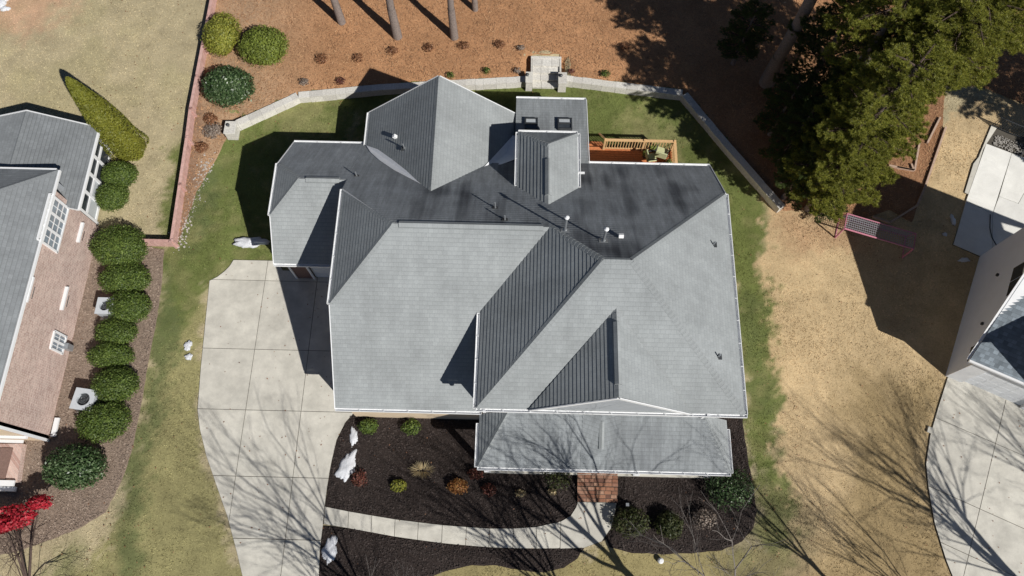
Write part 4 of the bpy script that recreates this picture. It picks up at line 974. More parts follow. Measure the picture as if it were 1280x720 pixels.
rslope([(wv, 7.75, 5.88), (wv+3.2, 6.5, 8.2), (9, 6.5, 8.2), (9, 7.75, 5.88)])
# projecting upper block over the drive, invented for its shade on the roof
b_ = MB(); b_.beam(rp(wv, ev-.06, 2.95), rp(9, ev-.06, 2.95), .12, .12); b_.build('gutter', M['white'], RH)
b_ = MB(); b_.beam(rp(wv-.02, ev, 2.93), rp(wv-.02, 3.25, 5.82), .04, .18, B1.cross(Vector((0, 0, 1)))); b_.build('rake_trim', M['white'], RH)
b_ = MB(); b_.beam(rp(wv-.06, 3.25, 5.8), rp(wv-.06, 7.75, 5.8), .12, .12); b_.build('gutter', M['white'], RH)
def rwin(b0, b1, z0, z1, name='window'):
    f_ = MB(); f_.box(rp(-.03, (b0+b1)/2, (z0+z1)/2), (.06, b1-b0+.12, z1-z0+.12), A1, B1); fo = f_.build(name, M['stucco'], RH)
    m_ = (b0+b1)/2
    for c_, d_ in ((b0, m_-.03), (m_+.03, b1)):
        b2 = MB(); b2.box(rp(-.07, (c_+d_)/2, (z0+z1)/2), (.03, d_-c_, z1-z0), A1, B1); b2.build('pane', M['glass'], fo)
def rwpt(px, py):
    p = onpl(px, py, O1, A1)-O1; return p.dot(B1), p.z
b0, z0 = rwpt(1260, 371); b1, z1 = rwpt(1268, 343)
rwin(min(b0, b1), min(b0, b1)+1.55, z0, z0+1.25)
b0, z0 = rwpt(1214, 447); rwin(.22, 1.0, 1.9, 2.9)
for q in ((1248, 344), (1229, 405)):
    bb, zz = rwpt(*q); b_ = MB(); b_.box(rp(-.05, bb, zz), (.1, .12, .12), A1, B1); b_.build('wall_vent', M['darkmetal'], RH)
bb, zz = rwpt(1268, 297)
for (px_, py_2) in ((1222, 433),): pass
# upper side block near the drive, invented to throw shade onto the roof
b_ = MB(); b_.prism([rp(2.1, -.2, 2.9), rp(7, -.2, 2.9), rp(7, -.2, 6.2), rp(4.5, -.2, 7.6), rp(2.1, -.2, 6.2)], B1*2.6); b_.build('shade_gable', M['stucco'], RH)
rslope([(1.8, -.5, 6.05), (4.5, -.5, 7.85), (4.5, 3.0, 7.85), (1.8, 3.0, 6.05)]); rslope([(7.2, -.5, 6.05), (4.5, -.5, 7.85), (4.5, 3.0, 7.85), (7.2, 3.0, 6.05)])
# ================================================================ VEGETATION
RS = np.random.RandomState(11)
def quads(C, Nn, sz, asp=.55, bend=0):
    """leaf quads at C with normal Nn (n,3), size sz (n,)"""
    n = len(C); r = RS.normal(size=(n, 3)); T = np.cross(Nn, r); T /= np.linalg.norm(T, axis=1)[:, None]+1e-9; B = np.cross(Nn, T)
    s = sz[:, None]; V = np.stack([C-T*s, C+B*s*asp, C+T*s, C-B*s*asp], 1).reshape(-1, 3); F = np.arange(4*n).reshape(n, 4); return V, F
def bushmesh(name, rx, ry, rz, n, leaf, mat, lump=.16, seed=0, flat_=.0, fill=.35, cone=False, core=True):
    """clipped or loose shrub: leaves spread through a lumpy ellipsoid; z from 0 to 2*rz-ish"""
    st = np.random.RandomState(seed)
    d = st.normal(size=(n, 3)); d /= np.linalg.norm(d, axis=1)[:, None]; d[:, 2] = np.abs(d[:, 2])*1.0-.25*(st.rand(n) < .3)
    d /= np.linalg.norm(d, axis=1)[:, None]
    k = st.normal(size=(9, 3)); k /= np.linalg.norm(k, axis=1)[:, None]
    bumps = np.max(d@k.T, axis=1); ph = np.sin(d[:, 0]*7+seed)*np.cos(d[:, 1]*8+seed*2)*.5+np.sin(d[:, 2]*11)*.3
    r = 1+lump*(bumps-.75)*1.6+lump*.45*ph
    rr = r*(1-fill*st.rand(n)**2.2); rr *= 1+.05*st.normal(size=n)
    if cone:
        h = st.rand(n)**.8; a = st.rand(n)*2*math.pi; prof = np.power(1-h, .62)*np.minimum(1, (h+.03)/.10)**.5
        rad = prof*(1+lump*.8*np.sin(a*5+h*9+seed)*.6)*(1-fill*.5*st.rand(n)**3)
        C = np.stack([rx*rad*np.cos(a), ry*rad*np.sin(a), .05+h*rz], 1); d = np.stack([np.cos(a), np.sin(a), .35+0*a], 1)
    else:
        C = d*rr[:, None]*np.array([rx, ry, rz]); C[:, 2] += rz*.62; C[:, 2] = np.maximum(C[:, 2], .02)
    nn = d/np.array([rx, ry, rz]) if not cone else d; nn = nn/np.linalg.norm(nn, axis=1)[:, None]+st.normal(size=(n, 3))*.55; nn /= np.linalg.norm(nn, axis=1)[:, None]
    V, F = quads(C, nn, leaf*(.7+.6*st.rand(n)))
    if core:
        b_ = bmesh.new(); bmesh.ops.create_icosphere(b_, subdivisions=3, radius=1)
        cv = np.array([v.co[:] for v in b_.verts]); cf = np.array([[v.index for v in f.verts] for f in b_.faces]); b_.free()
        if cone:
            hz = (cv[:, 2]+1)/2; pr_ = np.power(np.clip(1-hz, 0, 1), .62)*.8; a = np.arctan2(cv[:, 1], cv[:, 0]); xy = np.hypot(cv[:, 0], cv[:, 1]); xy = np.where(xy > .02, 1, 0)
            cv = np.stack([rx*pr_*np.cos(a)*xy, ry*pr_*np.sin(a)*xy, .05+hz*rz*.97], 1)
        else:
            bm_ = np.max(cv@k.T, axis=1); cv = cv*(.80*(1+lump*(bm_-.75)*1.6))[:, None]*np.array([rx, ry, rz]); cv[:, 2] = np.maximum(cv[:, 2]+rz*.62, .01)
        cf4 = np.column_stack([cf, cf[:, 2]]); F = np.vstack([F, cf4+len(V)]); V = np.vstack([V, cv])
        # degenerate quads are triangles: build with from_pydata fallback
        me = bpy.data.meshes.new(name); nq = len(F)-len(cf)
        me.vertices.add(len(V)); me.vertices.foreach_set('co', V.astype(np.float32).ravel())
        idx = np.concatenate([F[:nq].ravel(), cf.ravel()+4*nq]); me.loops.add(len(idx)); me.loops.foreach_set('vertex_index', idx.astype(np.int32))
        ls = np.concatenate([np.arange(nq)*4, nq*4+np.arange(len(cf))*3]); me.polygons.add(len(ls)); me.polygons.foreach_set('loop_start', ls.astype(np.int32))
        me.update(calc_edges=True); me.validate(); setmat(me, M[mat]); return me
    return npmesh(name, V, F, M[mat])
def stems(parent, r, h, n=5, mat='twig', rr=.02):
    b_ = MB()
    for i in range(n):
        a = rnd.random()*6.28; b_.tube((0, 0, -.05), (math.cos(a)*r*.6, math.sin(a)*r*.6, h), rr, rr*.4, 5)
    return b_.build('stem', M[mat], parent)
def shrub(name, px, py, wpx, hpx, hgt, mat, label, cat='shrub', group=None, leaf=.055, dens=1.0, lump=.16, fill=.35, seed=None, cone=False, core=True, base=False):
    """px,py = middle of what the photo shows; wpx,hpx its size there"""
    zc = hgt*.5 if not base else 0
    g0 = U(px, py); z0 = float(H(g0.x, g0.y)); c = U(px, py, z0+zc); e = U(px+wpx/2, py, z0+zc); rx = (e-c).length
    ry = rx*hpx/wpx; rz_h = hgt/1.62
    if not cone: ry = max(.1, ry-.10*hgt)
    seed = seed if seed is not None else rnd.randint(0, 999)
    root = empty(name, (c.x, c.y, z0), label, cat, group)
    if mat == 'boxwood' and wpx > 30: rx *= 1.13; ry *= 1.2
    ar = 4*math.pi*((rx*ry+rx*rz_h+ry*rz_h)/3) if not cone else math.pi*rx*hgt*1.5
    n = int(min(9000, max(60, ar/(leaf*leaf*1.1)*1.25*dens)))
    me = bushmesh('foliage', rx, ry, rz_h if not cone else hgt, n, leaf, mat, lump, seed, 0, fill, cone, core)
    link('foliage', me, root)
    stems(root, min(rx, ry), hgt*.45, 4 if rx > .3 else 3, 'twig', .02 if rx > .3 else .008)
    return root
BX = 'clipped boxwoods along the brick wall'
for (x, y, w_, h_, hg, lab) in (
    (150, 308, 62, 54, 1.5, 'round green boxwood by the corner where the pink fence meets the brick house'),
    (156, 348, 54, 40, 1.2, 'round green boxwood second from the fence, north of the half-hidden air conditioner'),
    (161, 383, 46, 42, 1.2, 'round green boxwood overlapping the half-hidden air conditioner'),
    (144, 415, 45, 34, 1.0, 'low green boxwood just south of the half-hidden air conditioner, beside the meter box'),
    (138, 444, 48, 33, 1.0, 'low green boxwood midway between the two air conditioners'),
    (144, 481, 50, 44, 1.15, 'round green boxwood immediately north-east of the fully visible air conditioner'),
    (129, 526, 56, 50, 1.2, 'green boxwood just south of the fully visible air conditioner')):
    shrub('boxwood', x, y, w_, h_, hg, 'boxwood', lab, 'shrub', BX, .045, 1.1, .17, .3)
shrub('boxwood', 149, 218, 38, 34, 1.1, 'boxwood', 'small boxwood beside the sunroom, nearer the golden conifer', 'shrub', 'boxwoods beside the sunroom', .045, 1, .08, .2)
shrub('boxwood', 140, 245, 34, 38, 1.1, 'boxwood', 'small boxwood beside the sunroom, farther from the golden conifer', 'shrub', 'boxwoods beside the sunroom', .045, 1, .08, .2)
shrub('holly_bush', 92, 583, 76, 64, 1.7, 'holly', 'largest dark glossy round shrub at the corner of the brick house', 'shrub', None, .07, 1, .06, .2)
shrub('holly_bush', 285, 107, 62, 60, 1.6, 'holly', 'dark glossy round shrub beside the end of the stone retaining wall', 'shrub', None, .07, 1, .07, .2)
shrub('round_shrub', 329, 57, 60, 60, 1.6, 'olive', 'bright olive round shrub right of the fence at the top', 'shrub', None, .065, 1, .12, .35)
shrub('false_cypress', 277, 43, 42, 64, 1.7, 'yellowgreen', 'yellow-green shrub leaning over the top of the pink fence', 'shrub', None, .06, 1, .22, .4)
# golden conifer
p = U(163, 188); root = empty('golden_conifer', (p.x+.1, p.y, 0), 'tall narrow golden-green conifer beside the sunroom', 'tree')
link('crown', bushmesh('crown', 1.16, 1.12, 6.5, 9500, .055, 'gold', .16, 5, 0, .2, True), root)
b_ = MB(); b_.tube((0, 0, -.1), (0, 0, 5.2), .10, .03, 8); b_.build('trunk', M['bark'], root)
# bare sprigs planted in the straw
for (x, y, w_, m_, lab, i_) in (
    (402, 73, 16, 'brownleaf', 'brown dormant sprig in the straw, leftmost of the upper row', 0), (447, 72, 14, 'brownleaf', 'brown dormant sprig in the straw, second from left of the upper row', 1),
    (491, 63, 14, 'brownleaf', 'brown dormant sprig below the second pine trunk', 2), (536, 59, 14, 'brownleaf', 'brown dormant sprig between the second and third pine trunks', 3),
    (580, 57, 14, 'brownleaf', 'brown dormant sprig just right of the third pine trunk', 4), (625, 55, 14, 'brownleaf', 'brown dormant sprig up-left of the garden steps', 5),
    (651, 60, 10, 'greyleaf', 'faint grey sprig just above the garden steps', 6), (425, 101, 12, 'duskyred', 'small dark red sprig left of the rear gable shadow', 7), (380, 102, 12, 'greyleaf', 'faint grey sprig just above the left retaining wall', 8),
    (563, 94, 10, 'boxwood', 'small green plant above the rear gable peak', 9), (608, 88, 10, 'boxwood', 'small green plant left of the garden steps', 10), (646, 88, 9, 'greyleaf', 'small grey sprig against the left step pillar', 11),
    (714, 89, 8, 'duskyred', 'small dark red sprig against the right step pillar', 12), (757, 92, 12, 'boxwood', 'small green plant right of the garden steps', 13), (781, 58, 12, 'brownleaf', 'brown sprig at the edge of the pine shadow', 14),
    (264, 148, 18, 'brownleaf', 'red-brown tuft below the dark round shrub by the fence', 15), (266, 163, 24, 'greyleaf', 'grey dry tuft between the fence and the wall pillar', 16), (252, 184, 16, 'brownleaf', 'rusty tuft along the pink fence below the wall pillar', 17)):
    shrub('garden_plant', x, y, w_, w_, .32, m_, lab, 'plant', 'small plants in the straw bed', .05, .55 if i_ < 15 else 1.0, .3, .8, core=False)
# front bed
for (x, y, w_, h_, hg, m_, lab, dn) in (
    (461, 533, 25, 22, .6, 'boxwood', 'small green shrub under the tan wall, nearest the driveway', .9), (514, 534, 24, 22, .6, 'boxwood', 'small green shrub under the tan wall, farther from the driveway', .7),
    (449, 598, 22, 24, .5, 'duskyred', 'rusty brown twiggy shrub beside the bigger snow patch', .45), (498, 607, 19, 18, .45, 'yellowgreen', 'small yellow-green shrub in the middle of the mulch bed', .8),
    (572, 608, 24, 22, .55, 'orangeleaf', 'bright orange shrub in the mulch bed', .8), (595, 592, 20, 16, .5, 'duskyred', 'dull rust shrub right of the orange one, touching the porch roof edge', .6),
    (611, 612, 18, 18, .45, 'duskyred', 'small dark red shrub in the mulch bed', .7), (651, 617, 14, 12, .4, 'tanleaf', 'small pale shrub below the porch roof', .5), (690, 615, 12, 10, .4, 'tanleaf', 'little pale tuft left of the brick steps', .4),
    (697, 598, 34, 34, .9, 'shadeleaf', 'dark green shrub against the porch left of the brick steps', .35),
    (788, 653, 46, 40, .95, 'shadeleaf', 'larger green mound right of the concrete walk', .8), (836, 657, 34, 38, .85, 'shadeleaf', 'smaller green mound right of the concrete walk', 1),
    (912, 610, 60, 56, 1.2, 'holly', 'loose dark bluish shrub at the porch corner', .55), (880, 648, 30, 30, .8, 'greyleaf', 'sparse grey shrub below the loose dark one', .35)):
    shrub('garden_shrub', x, y, w_, h_, hg, m_, lab, 'shrub', 'shrubs of the black mulch bed', .055, dn, .22, .6 if dn < .8 else .35, core=dn > .85)
# cut grass clump
p = U(528, 588); root = empty('ornamental_grass', (p.x, p.y, 0), 'clump of dry tan ornamental grass in the mulch bed', 'grass clump'); b_ = MB()
for i in range(130):
    a = rnd.random()*6.28; r_ = rnd.uniform(.0, .32); h = rnd.uniform(.15, .55); q = Vector((math.cos(a)*r_*1.2, math.sin(a)*r_*.6, 0)); o_ = Vector((math.cos(a)*.35, math.sin(a)*.3, h))
    s_ = Vector((-math.sin(a), math.cos(a), 0))*.016; b_.face([q-s_, q+s_, q+o_])
b_.build('blades', M['tanleaf'], root)
# ---- bare trees
def limb(b_, p, d, L_, r, depth, maxd, spread, st, up=.12, mi=0):
    n = 3 if depth < 2 else 2; q = p
    for i in range(n):
        d = (d+Vector((st.gauss(0, .10), st.gauss(0, .10), st.gauss(0, .06)+up*.25))).normalized(); q2 = q+d*(L_/n); ra_, rb_ = r*(1-.28*i/n), r*(1-.28*(i+1)/n)
        b_.tube(q, q2, ra_, rb_, 6 if depth < 2 else (4 if depth < 4 else 3), cap=False); q = q2
        if depth < maxd and i >= (1 if depth == 0 else 0) and st.random() < .8:
            a = st.uniform(0, 6.28); o = d.orthogonal().normalized(); o2 = d.cross(o); dd = (d*math.cos(spread)+(o*math.cos(a)+o2*math.sin(a))*math.sin(spread)).normalized()
            limb(b_, q, dd, L_*st.uniform(.55, .75), rb_*.45, depth+1, maxd, spread, st, up)
    if depth < maxd:
        for k in range(3 if depth < 2 else 2):
            a = st.uniform(0, 6.28); o = d.orthogonal().normalized(); o2 = d.cross(o); sp = spread*st.uniform(.5, 1.0); dd = (d*math.cos(sp)+(o*math.cos(a)+o2*math.sin(a))*math.sin(sp)).normalized()
            limb(b_, q, dd, L_*st.uniform(.62, .8), r*.56, depth+1, maxd, spread, st, up)
def bare_tree(px, py, L0, r0, label, seed, group='bare trees of the front yards', lean=(0, 0), mat='bark_grey', maxd=5, spread=.55, name='bare_tree', nstem=1, up=.12):
    p = U(px, py); st = random.Random(seed); root = empty(name, (p.x, p.y, -.02), label, 'tree', group); b_ = MB(); t_ = MB()
    for k in range(nstem):
        d0 = Vector((lean[0]+(st.gauss(0, .35) if nstem > 1 else 0), lean[1]+(st.gauss(0, .35) if nstem > 1 else 0), 1)).normalized()
        top = d0*L0; t_.tube((0, 0, 0), top*.5, r0*1.15, r0*.9, 9, cap=False); t_.tube(top*.5, top, r0*.9, r0*.75, 9, cap=False)
        for j in range(4 if nstem == 1 else 2):
            a = j*1.57+st.uniform(-.4, .4); sp = spread*st.uniform(.5, 1.0); dd = Vector((math.cos(a)*math.sin(sp), math.sin(a)*math.sin(sp), math.cos(sp)))
            limb(b_, top*st.uniform(.75, 1), (dd+d0*.3).normalized(), L0*.75, r0*.45, 1, maxd, spread, st, up)
        limb(b_, top, d0, L0*.8, r0*.5, 1, maxd, spread, st, up)
    t_.build('trunk', M[mat], root, smooth=True); b_.build('branches', M[mat], root); return root
bare_tree(535, 842, 4.2, .11, 'bare tree below the frame whose branch shadows lie on the left driveway', 3, maxd=5, spread=.46)
bare_tree(560, 900, 3.6, .08, 'second bare tree below the frame, its shadow on the lower left driveway', 14, maxd=4, spread=.42)
bare_tree(868, 806, 4.4, .19, 'thick bare tree below the frame whose trunk shadow crosses the end of the front walk', 5, maxd=5, spread=.46)
bare_tree(800, 850, 4.0, .14, 'bare tree below the frame between the two biggest ones, its shadow on the mulch bed', 17, maxd=5, spread=.42)
bare_tree(1118, 806, 4.2, .10, 'bare tree below the frame whose straight shadow reaches the porch corner', 8, maxd=5, spread=.38)
bare_tree(1385, 828, 4.6, .19, 'big bare tree below the right edge, its fan of shadows on the right driveway', 21, maxd=5, spread=.42)
bare_tree(1530, 790, 4.0, .12, 'bare tree outside the right edge beside the neighbour drive', 23, maxd=5, spread=.42)
bare_tree(1240, 840, 3.4, .07, 'slim bare tree below the frame, its shadows on the golden lawn', 26, maxd=5, spread=.42)
bare_tree(905, 712, .32, .014, 'pale leafless sapling at the edge of the black mulch bed', 31, group='leafless saplings by the mulch bed', mat='palebranch', maxd=4, spread=.6, name='sapling', nstem=3)
bare_tree(955, 735, .32, .014, 'pale leafless sapling on the grass at the bottom edge, right of the mulch bed', 32, group='leafless saplings by the mulch bed', mat='palebranch', maxd=4, spread=.6, name='sapling', nstem=3)
bare_tree(470, 735, .5, .014, 'leafless dark twiggy shrub in the lower mulch bed', 37, group='leafless saplings by the mulch bed', mat='twig', maxd=4, spread=.7, name='sapling', nstem=3)
# red leaved tree at lower left
p = U(36, 735); root = empty('red_maple', (p.x, p.y, 0), 'dark branched small tree with vivid red foliage at the bottom left corner', 'tree'); b_ = MB(); st = random.Random(4)
tips = []
for (x, y, z, r_) in ((18, 645, 1.3, .85), (50, 628, 1.25, .50), (2, 655, 1.5, .6)):
    tip = U(x, y, z)-Vector((p.x, p.y, 0)); mid = tip*.5+Vector((st.gauss(0, .15), 0, .1)); b_.tube((0, 0, 0), mid, .06, .045, 7, cap=False); b_.tube(mid, tip, .045, .015, 6, cap=False); tips.append((tip, r_))
    for k in range(5): limb(b_, mid, Vector((st.gauss(0, .6), st.gauss(0, .6), .6)).normalized(), .5, .018, 2, 4, .7, st)
for dx_, dy_ in ((-.9, -.1), (.6, .2), (-.3, .7)):
    limb(b_, Vector((0, 0, .2)), Vector((dx_, dy_, .35)).normalized(), 1.3, .03, 1, 4, .6, st)
b_.build('branches', M['twig'], root)
for i, (tip, r_) in enumerate(tips):
    o = link('foliage', bushmesh('foliage', r_, r_*.62, .42, int(1500*r_), .075, 'redleaf', .3, 40+i, 0, .7, False, False), root); o.location = tip-Vector((0, 0, .3))
# ---- tall pines: trunks whose crowns are above the frame
def needles(C, n_per, ln, wd, st, upb=.5):
    n = len(C)*n_per; base = np.repeat(C, n_per, 0); d = st.normal(size=(n, 3)); d[:, 2] = np.abs(d[:, 2])*.8+upb*.3; d /= np.linalg.norm(d, axis=1)[:, None]
    s = np.cross(d, st.normal(size=(n, 3))); s /= np.linalg.norm(s, axis=1)[:, None]; l = ln*(.7+.5*st.rand(n))[:, None]
    V = np.stack([base+d*.02-s*wd, base+d*.02+s*wd, base+d*l], 1).reshape(-1, 3); return V, np.arange(3*n).reshape(n, 3)
def pine_mesh(ht, cr, nb, start, seed, n_per=34, ln=.19, wd=.013, mat='needle', droop=.1, cl=12):
    st = np.random.RandomState(seed); C = []; b_ = MB()
    for i in range(nb):
        if st.rand() < .16: continue
        t = start+(1-start)*((i+.5)/nb)**.85; z = ht*t; a = i*2.4+st.rand()*.7; k = (1-t)/(1-start); L_ = cr*(.30+.70*math.sin(min(1, k*1.15+.12)*math.pi*.62))*(.75+.4*st.rand())
        d = Vector((math.cos(a), math.sin(a), .28-droop*k*2)); p0 = Vector((0, 0, z)); q = p0+d*L_; q.z -= droop*L_*.4
        b_.tube(p0, p0+(q-p0)*.5+Vector((0, 0, .1)), .05, .035, 5, cap=False); b_.tube(p0+(q-p0)*.5+Vector((0, 0, .1)), q, .035, .012, 4, cap=False)
        side = Vector((-math.sin(a), math.cos(a), 0))
        m_ = max(3, int(cl*L_/cr*1.6))
        for j in range(m_):
            u = .08+.92*((j+.5)/m_); pt0 = p0+(q-p0)*u; w_ = L_*.34*(1.15-u)+.12
            for s_ in (-1, 1):
                if st.rand() < .22: continue
                e = pt0+side*s_*w_*(.6+.5*st.rand())+Vector((d.x, d.y, 0))*w_*.6+Vector((0, 0, st.rand()*.22)); b_.tube(pt0, e, .014, .006, 3, cap=False)
                for v in (1.0, .72, .45):
                    C.append(tuple(pt0+(e-pt0)*v+Vector((st.normal()*.05, st.normal()*.05, st.rand()*.08))))
        for v in (1.0, .93, .86): C.append(tuple(p0+(q-p0)*v))
    V, F = needles(np.array(C), n_per, ln, wd, st); return npmesh('crown', V, F, M[mat]), b_
def pine(px, py, ht, label, meshes, group, r0=.26, lean=(0, 0), rz=0, name='pine_tree'):
    p = U(px, py); z0 = float(H(p.x, p.y)); p = U(px, py, z0); root = empty(name, (p.x, p.y, z0-.02), label, 'tree', group, rz)
    b_ = MB(); n = 10; prev = Vector((0, 0, 0)); st = random.Random(px)
    for i in range(1, n+1):
        t = i/n; q = Vector((lean[0]*t*ht+st.gauss(0, .02), lean[1]*t*ht+st.gauss(0, .02), t*ht*.97)); b_.tube(prev, q, r0*(1.25 if i == 1 else (1-(i-1)/n*.85)), r0*(1-t*.85)+.02, 12, cap=False); prev = q
    b_.build('trunk', M['bark'], root, smooth=True)
    if meshes:
        cm, bb = meshes; o = link('crown', cm, root); o.location = (lean[0]*ht*.8, lean[1]*ht*.8, 0)
        if 'me' not in bb.__dict__: bb.me = bb.build('branches', M['twig'], root).data; root.children[-1].location = o.location
        else: link('branches', bb.me, root).location = o.location
    return root
high = pine_mesh(24, 3.2, 34, .66, 3, 26, .22, .022)
GP = 'tall pines standing in the straw bed'
pine(432, 27, 24, 'tall pine trunk, leftmost of those at the top edge', high, GP, .20, (-.012, 0), .3)
pine(497, 46, 25, 'tall pine trunk at the top edge with its base lowest in the picture', high, GP, .23, (.0, 0), 1.3)
pine(568, 47, 25, 'tall pine trunk at the top edge directly above the rear gable', high, GP, .20, (.004, 0), 2.2)
pine(594, 12, 24, 'thin pine trunk at the top edge, rightmost of the row', high, GP, .15, (0.004, 0), 3.1)
GD = 'dense pines at the upper right'
mA = pine_mesh(16, 2.9, 54, .42, 7, 46, .17, .012, cl=15); mB_ = pine_mesh(12, 2.7, 64, .14, 9, 46, .17, .012, cl=14); mC = pine_mesh(8.5, 2.2, 46, .08, 12, 40, .14, .012, 'needle_dark', .06)
def pineT(px, py, ht0, sc, lab, me, rz, lean=(0, 0), r0=.22, zz=None):
    """px,py = where the crown shows (its middle height)"""
    hm = ht0*sc*.6; p = U(px, py, hm); g = projv(np.array([p.x]), np.array([p.y]), np.array([0.0]))
    r_ = pine(int(g[0][0]), int(g[1][0]), ht0, lab, me, GD, r0, lean, rz); r_.scale = (sc, sc, sc); return r_
pineT(1086, 158, 12, .96, 'bushy pine above the pink goal, middle of the pine group', mB_, .4)
pineT(1115, 112, 12, .88, 'bushy pine overhanging the timber edged garden bed', mB_, 2.0)
pineT(1058, 204, 12, .68, 'lower pine of the group, its tip nearest the pink goal', mB_, 3.0)
pineT(1185, 48, 16, .95, 'bright pine at the top right above the brown lawn corner', mA, 1.1)
pineT(1250, 2, 16, .95, 'pine in the top right corner', mA, 3.3)
pineT(1045, 50, 8.5, .95, 'narrow green conifer between the two bare trunks', mC, .5)
pineT(1003, 215, 8.5, .55, 'small bright pine beside the lower end of the stone wall', mC, 2.5)
pineT(1118, 18, 16, 1.0, 'tall pine at the top edge right of the slanting bare trunks', mA, 5.0)
pineT(1000, 165, 8.5, .62, 'shaded small conifer just right of the stone wall', mC, 4.2)
pineT(935, 40, 8.5, .55, 'thin dim conifer left of the slanting bare trunks', mC, 3.7)
pineT(1030, 130, 8.5, .72, 'shaded conifer in the heart of the pine group', mC, 1.9)
pineT(1045, 168, 8.5, .70, 'shaded conifer just above the lower pine', mC, 5.6)
pineT(985, 132, 8.5, .55, 'dark conifer under the thick slanting trunk', mC, .2)
pineT(1045, 245, 8.5, .42, 'smallest pine, beside the left end of the pink goal', mC, 1.6)
pine(1410, 232, 12, 'pine outside the right edge, nearer the patio, shading the top right corner', mB_, GD, .2, (0, 0), .9)
pine(1480, 205, 12, 'pine outside the right edge, farther out, shading the top right corner', mB_, GD, .2, (0, 0), 2.9)
# big leaning trunks with high crowns
pine(958, 104, 24, 'thick bare pine trunk slanting up through the upper right trees', high, GD, .36, (.0, 0), .8)
pine(1066, 98, 23, 'second thick pine trunk, right of the slanting one and half hidden', high, GD, .34, (0, 0), 2.9)
pine(985, 60, 24, 'slim pine trunk beside the thick slanting one', high, GD, .16, (0.0, 0), 4.4)
pine(1015, 165, 20, 'pine standing in the darkest part of the shade', high, GD, .22, (0, 0), 5.1)
# dead brush under the pines
def brush(px, py, sc, lab, seed):
    bare_tree(px, py, .9*sc, .03, lab, seed, group='leafless brush under the pines', mat='palebranch', maxd=4, spread=.8, name='leafless_shrub', nstem=3)
brush(1000, 70, 1.2, 'leafless grey brush right of the slanting trunks', 51); brush(1105, 100, 1.0, 'leafless grey brush below the second thick trunk', 52); brush(940, 30, 1.2, 'leafless grey brush at the top left of the pine group', 53)
# ================================================================ GRASS, STRAW, CHIPS
def notin(X, Y, polys):
    k = np.ones(len(X), bool)
    for P in polys: k &= sdist(X, Y, P) < 0
    return k
HP = [(-11.2, 13.8), (-7.5, 13.8), (-7.5, 6.9), (-1.2, 6.9), (-1.2, 4.3), (9.3, 4.3), (9.3, 18.2), (3.2, 18.2), (3.2, 22.7), (0, 22.7), (0, 21.5), (-7.4, 21.5), (-7.4, 19.8), (-11.2, 19.8)]
hard = [D, wk, rd, pt, HP]
def scatter(n, x0, x1, y0, y1): return RS.uniform(x0, x1, n), RS.uniform(y0, y1, n)
X, Y = scatter(230000, -33, 34, -2.5, 34); k = notin(X, Y, hard+[W1, W2, W3, W4, STRAW]); X, Y = X[k], Y[k]
px_, py_3 = projv(X, Y, 0*X); k = (px_ > -30) & (px_ < 1310) & (py_3 > -30) & (py_3 < 750); X, Y = X[k], Y[k]
n = len(X); Zg = H(X, Y)-.03; c = zone(X, Y)*(.75+.6*RS.rand(n))[:, None]; V = []; Cc = []
for j in range(3):
    a = RS.rand(n)*6.283; t = RS.rand(n)*.8+.65; l = RS.uniform(.03, .08, n); w_ = .012+.012*RS.rand(n)
    d = np.stack([np.cos(a)*np.sin(t), np.sin(a)*np.sin(t), np.cos(t)], 1)*l[:, None]; s = np.stack([-np.sin(a), np.cos(a), 0*a], 1)*w_[:, None]
    o = np.stack([X+RS.normal(size=n)*.03, Y+RS.normal(size=n)*.03, Zg], 1); V.append(np.stack([o-s, o+s, o+d], 1)); Cc.append(np.repeat(c[:, None, :], 3, 1))
V = np.concatenate(V).reshape(-1, 3); Cc = np.concatenate(Cc).reshape(-1, 3)
tag(link('grass', npmesh('grass', V, np.arange(len(V)).reshape(-1, 3), M['blade'], False, Cc)), kind='stuff')
def litter(name, polys, n, ln, wd, mat, excl, bbox, dz=.01, tilt=.35):
    X, Y = scatter(n, *bbox); k = np.zeros(n, bool)
    for P in polys: k |= sdist(X, Y, P) > .03
    k &= notin(X, Y, excl); X, Y = X[k], Y[k]; px_, q_ = projv(X, Y, 0*X); k = (px_ > -20) & (px_ < 1300) & (q_ > -20) & (q_ < 740); X, Y = X[k], Y[k]
    n = len(X); Z = H(X, Y)+dz+RS.rand(n)*.025; a = RS.rand(n)*6.283; e = RS.normal(size=n)*tilt; l = ln*(.5+RS.rand(n)); w_ = wd*(.6+.8*RS.rand(n))
    d = np.stack([np.cos(a)*np.cos(e), np.sin(a)*np.cos(e), np.sin(e)], 1)*l[:, None]; s = np.stack([-np.sin(a), np.cos(a), RS.normal(size=n)*.3], 1)*w_[:, None]; o = np.stack([X, Y, Z], 1)
    V = np.stack([o-d-s, o+d-s, o+d+s, o-d+s], 1).reshape(-1, 3)
    tag(link(name, npmesh(name, V, np.arange(len(V)).reshape(-1, 4), M[mat])), kind='stuff')
litter('pine_straw', [STRAW], 110000, .07, .009, 'strawbits', [HP], (-20, 34, 14, 36), .02)
litter('mulch_chips', [W1, W2, W3], 60000, .035, .015, 'mulchbits', [], (-11, 15, -2, 9), .055)
litter('bark_mulch', [W4], 50000, .035, .014, 'brownbits', [], (-30, -17, -1, 17), .03)
X, Y = scatter(9000, -33, 34, -2.5, 34); k = notin(X, Y, [HP]); X, Y = X[k], Y[k]; k = RS.rand(len(X)) < .12+.9*vnoise(X, Y, 3.5, 77)**3; X, Y = X[k], Y[k]; n = len(X)
C_ = np.stack([X, Y, H(X, Y)+.05], 1); nn = RS.normal(size=(n, 3))*.25; nn[:, 2] = 1; nn /= np.linalg.norm(nn, axis=1)[:, None]; V, F = quads(C_, nn, RS.uniform(.018, .05, n), .7)
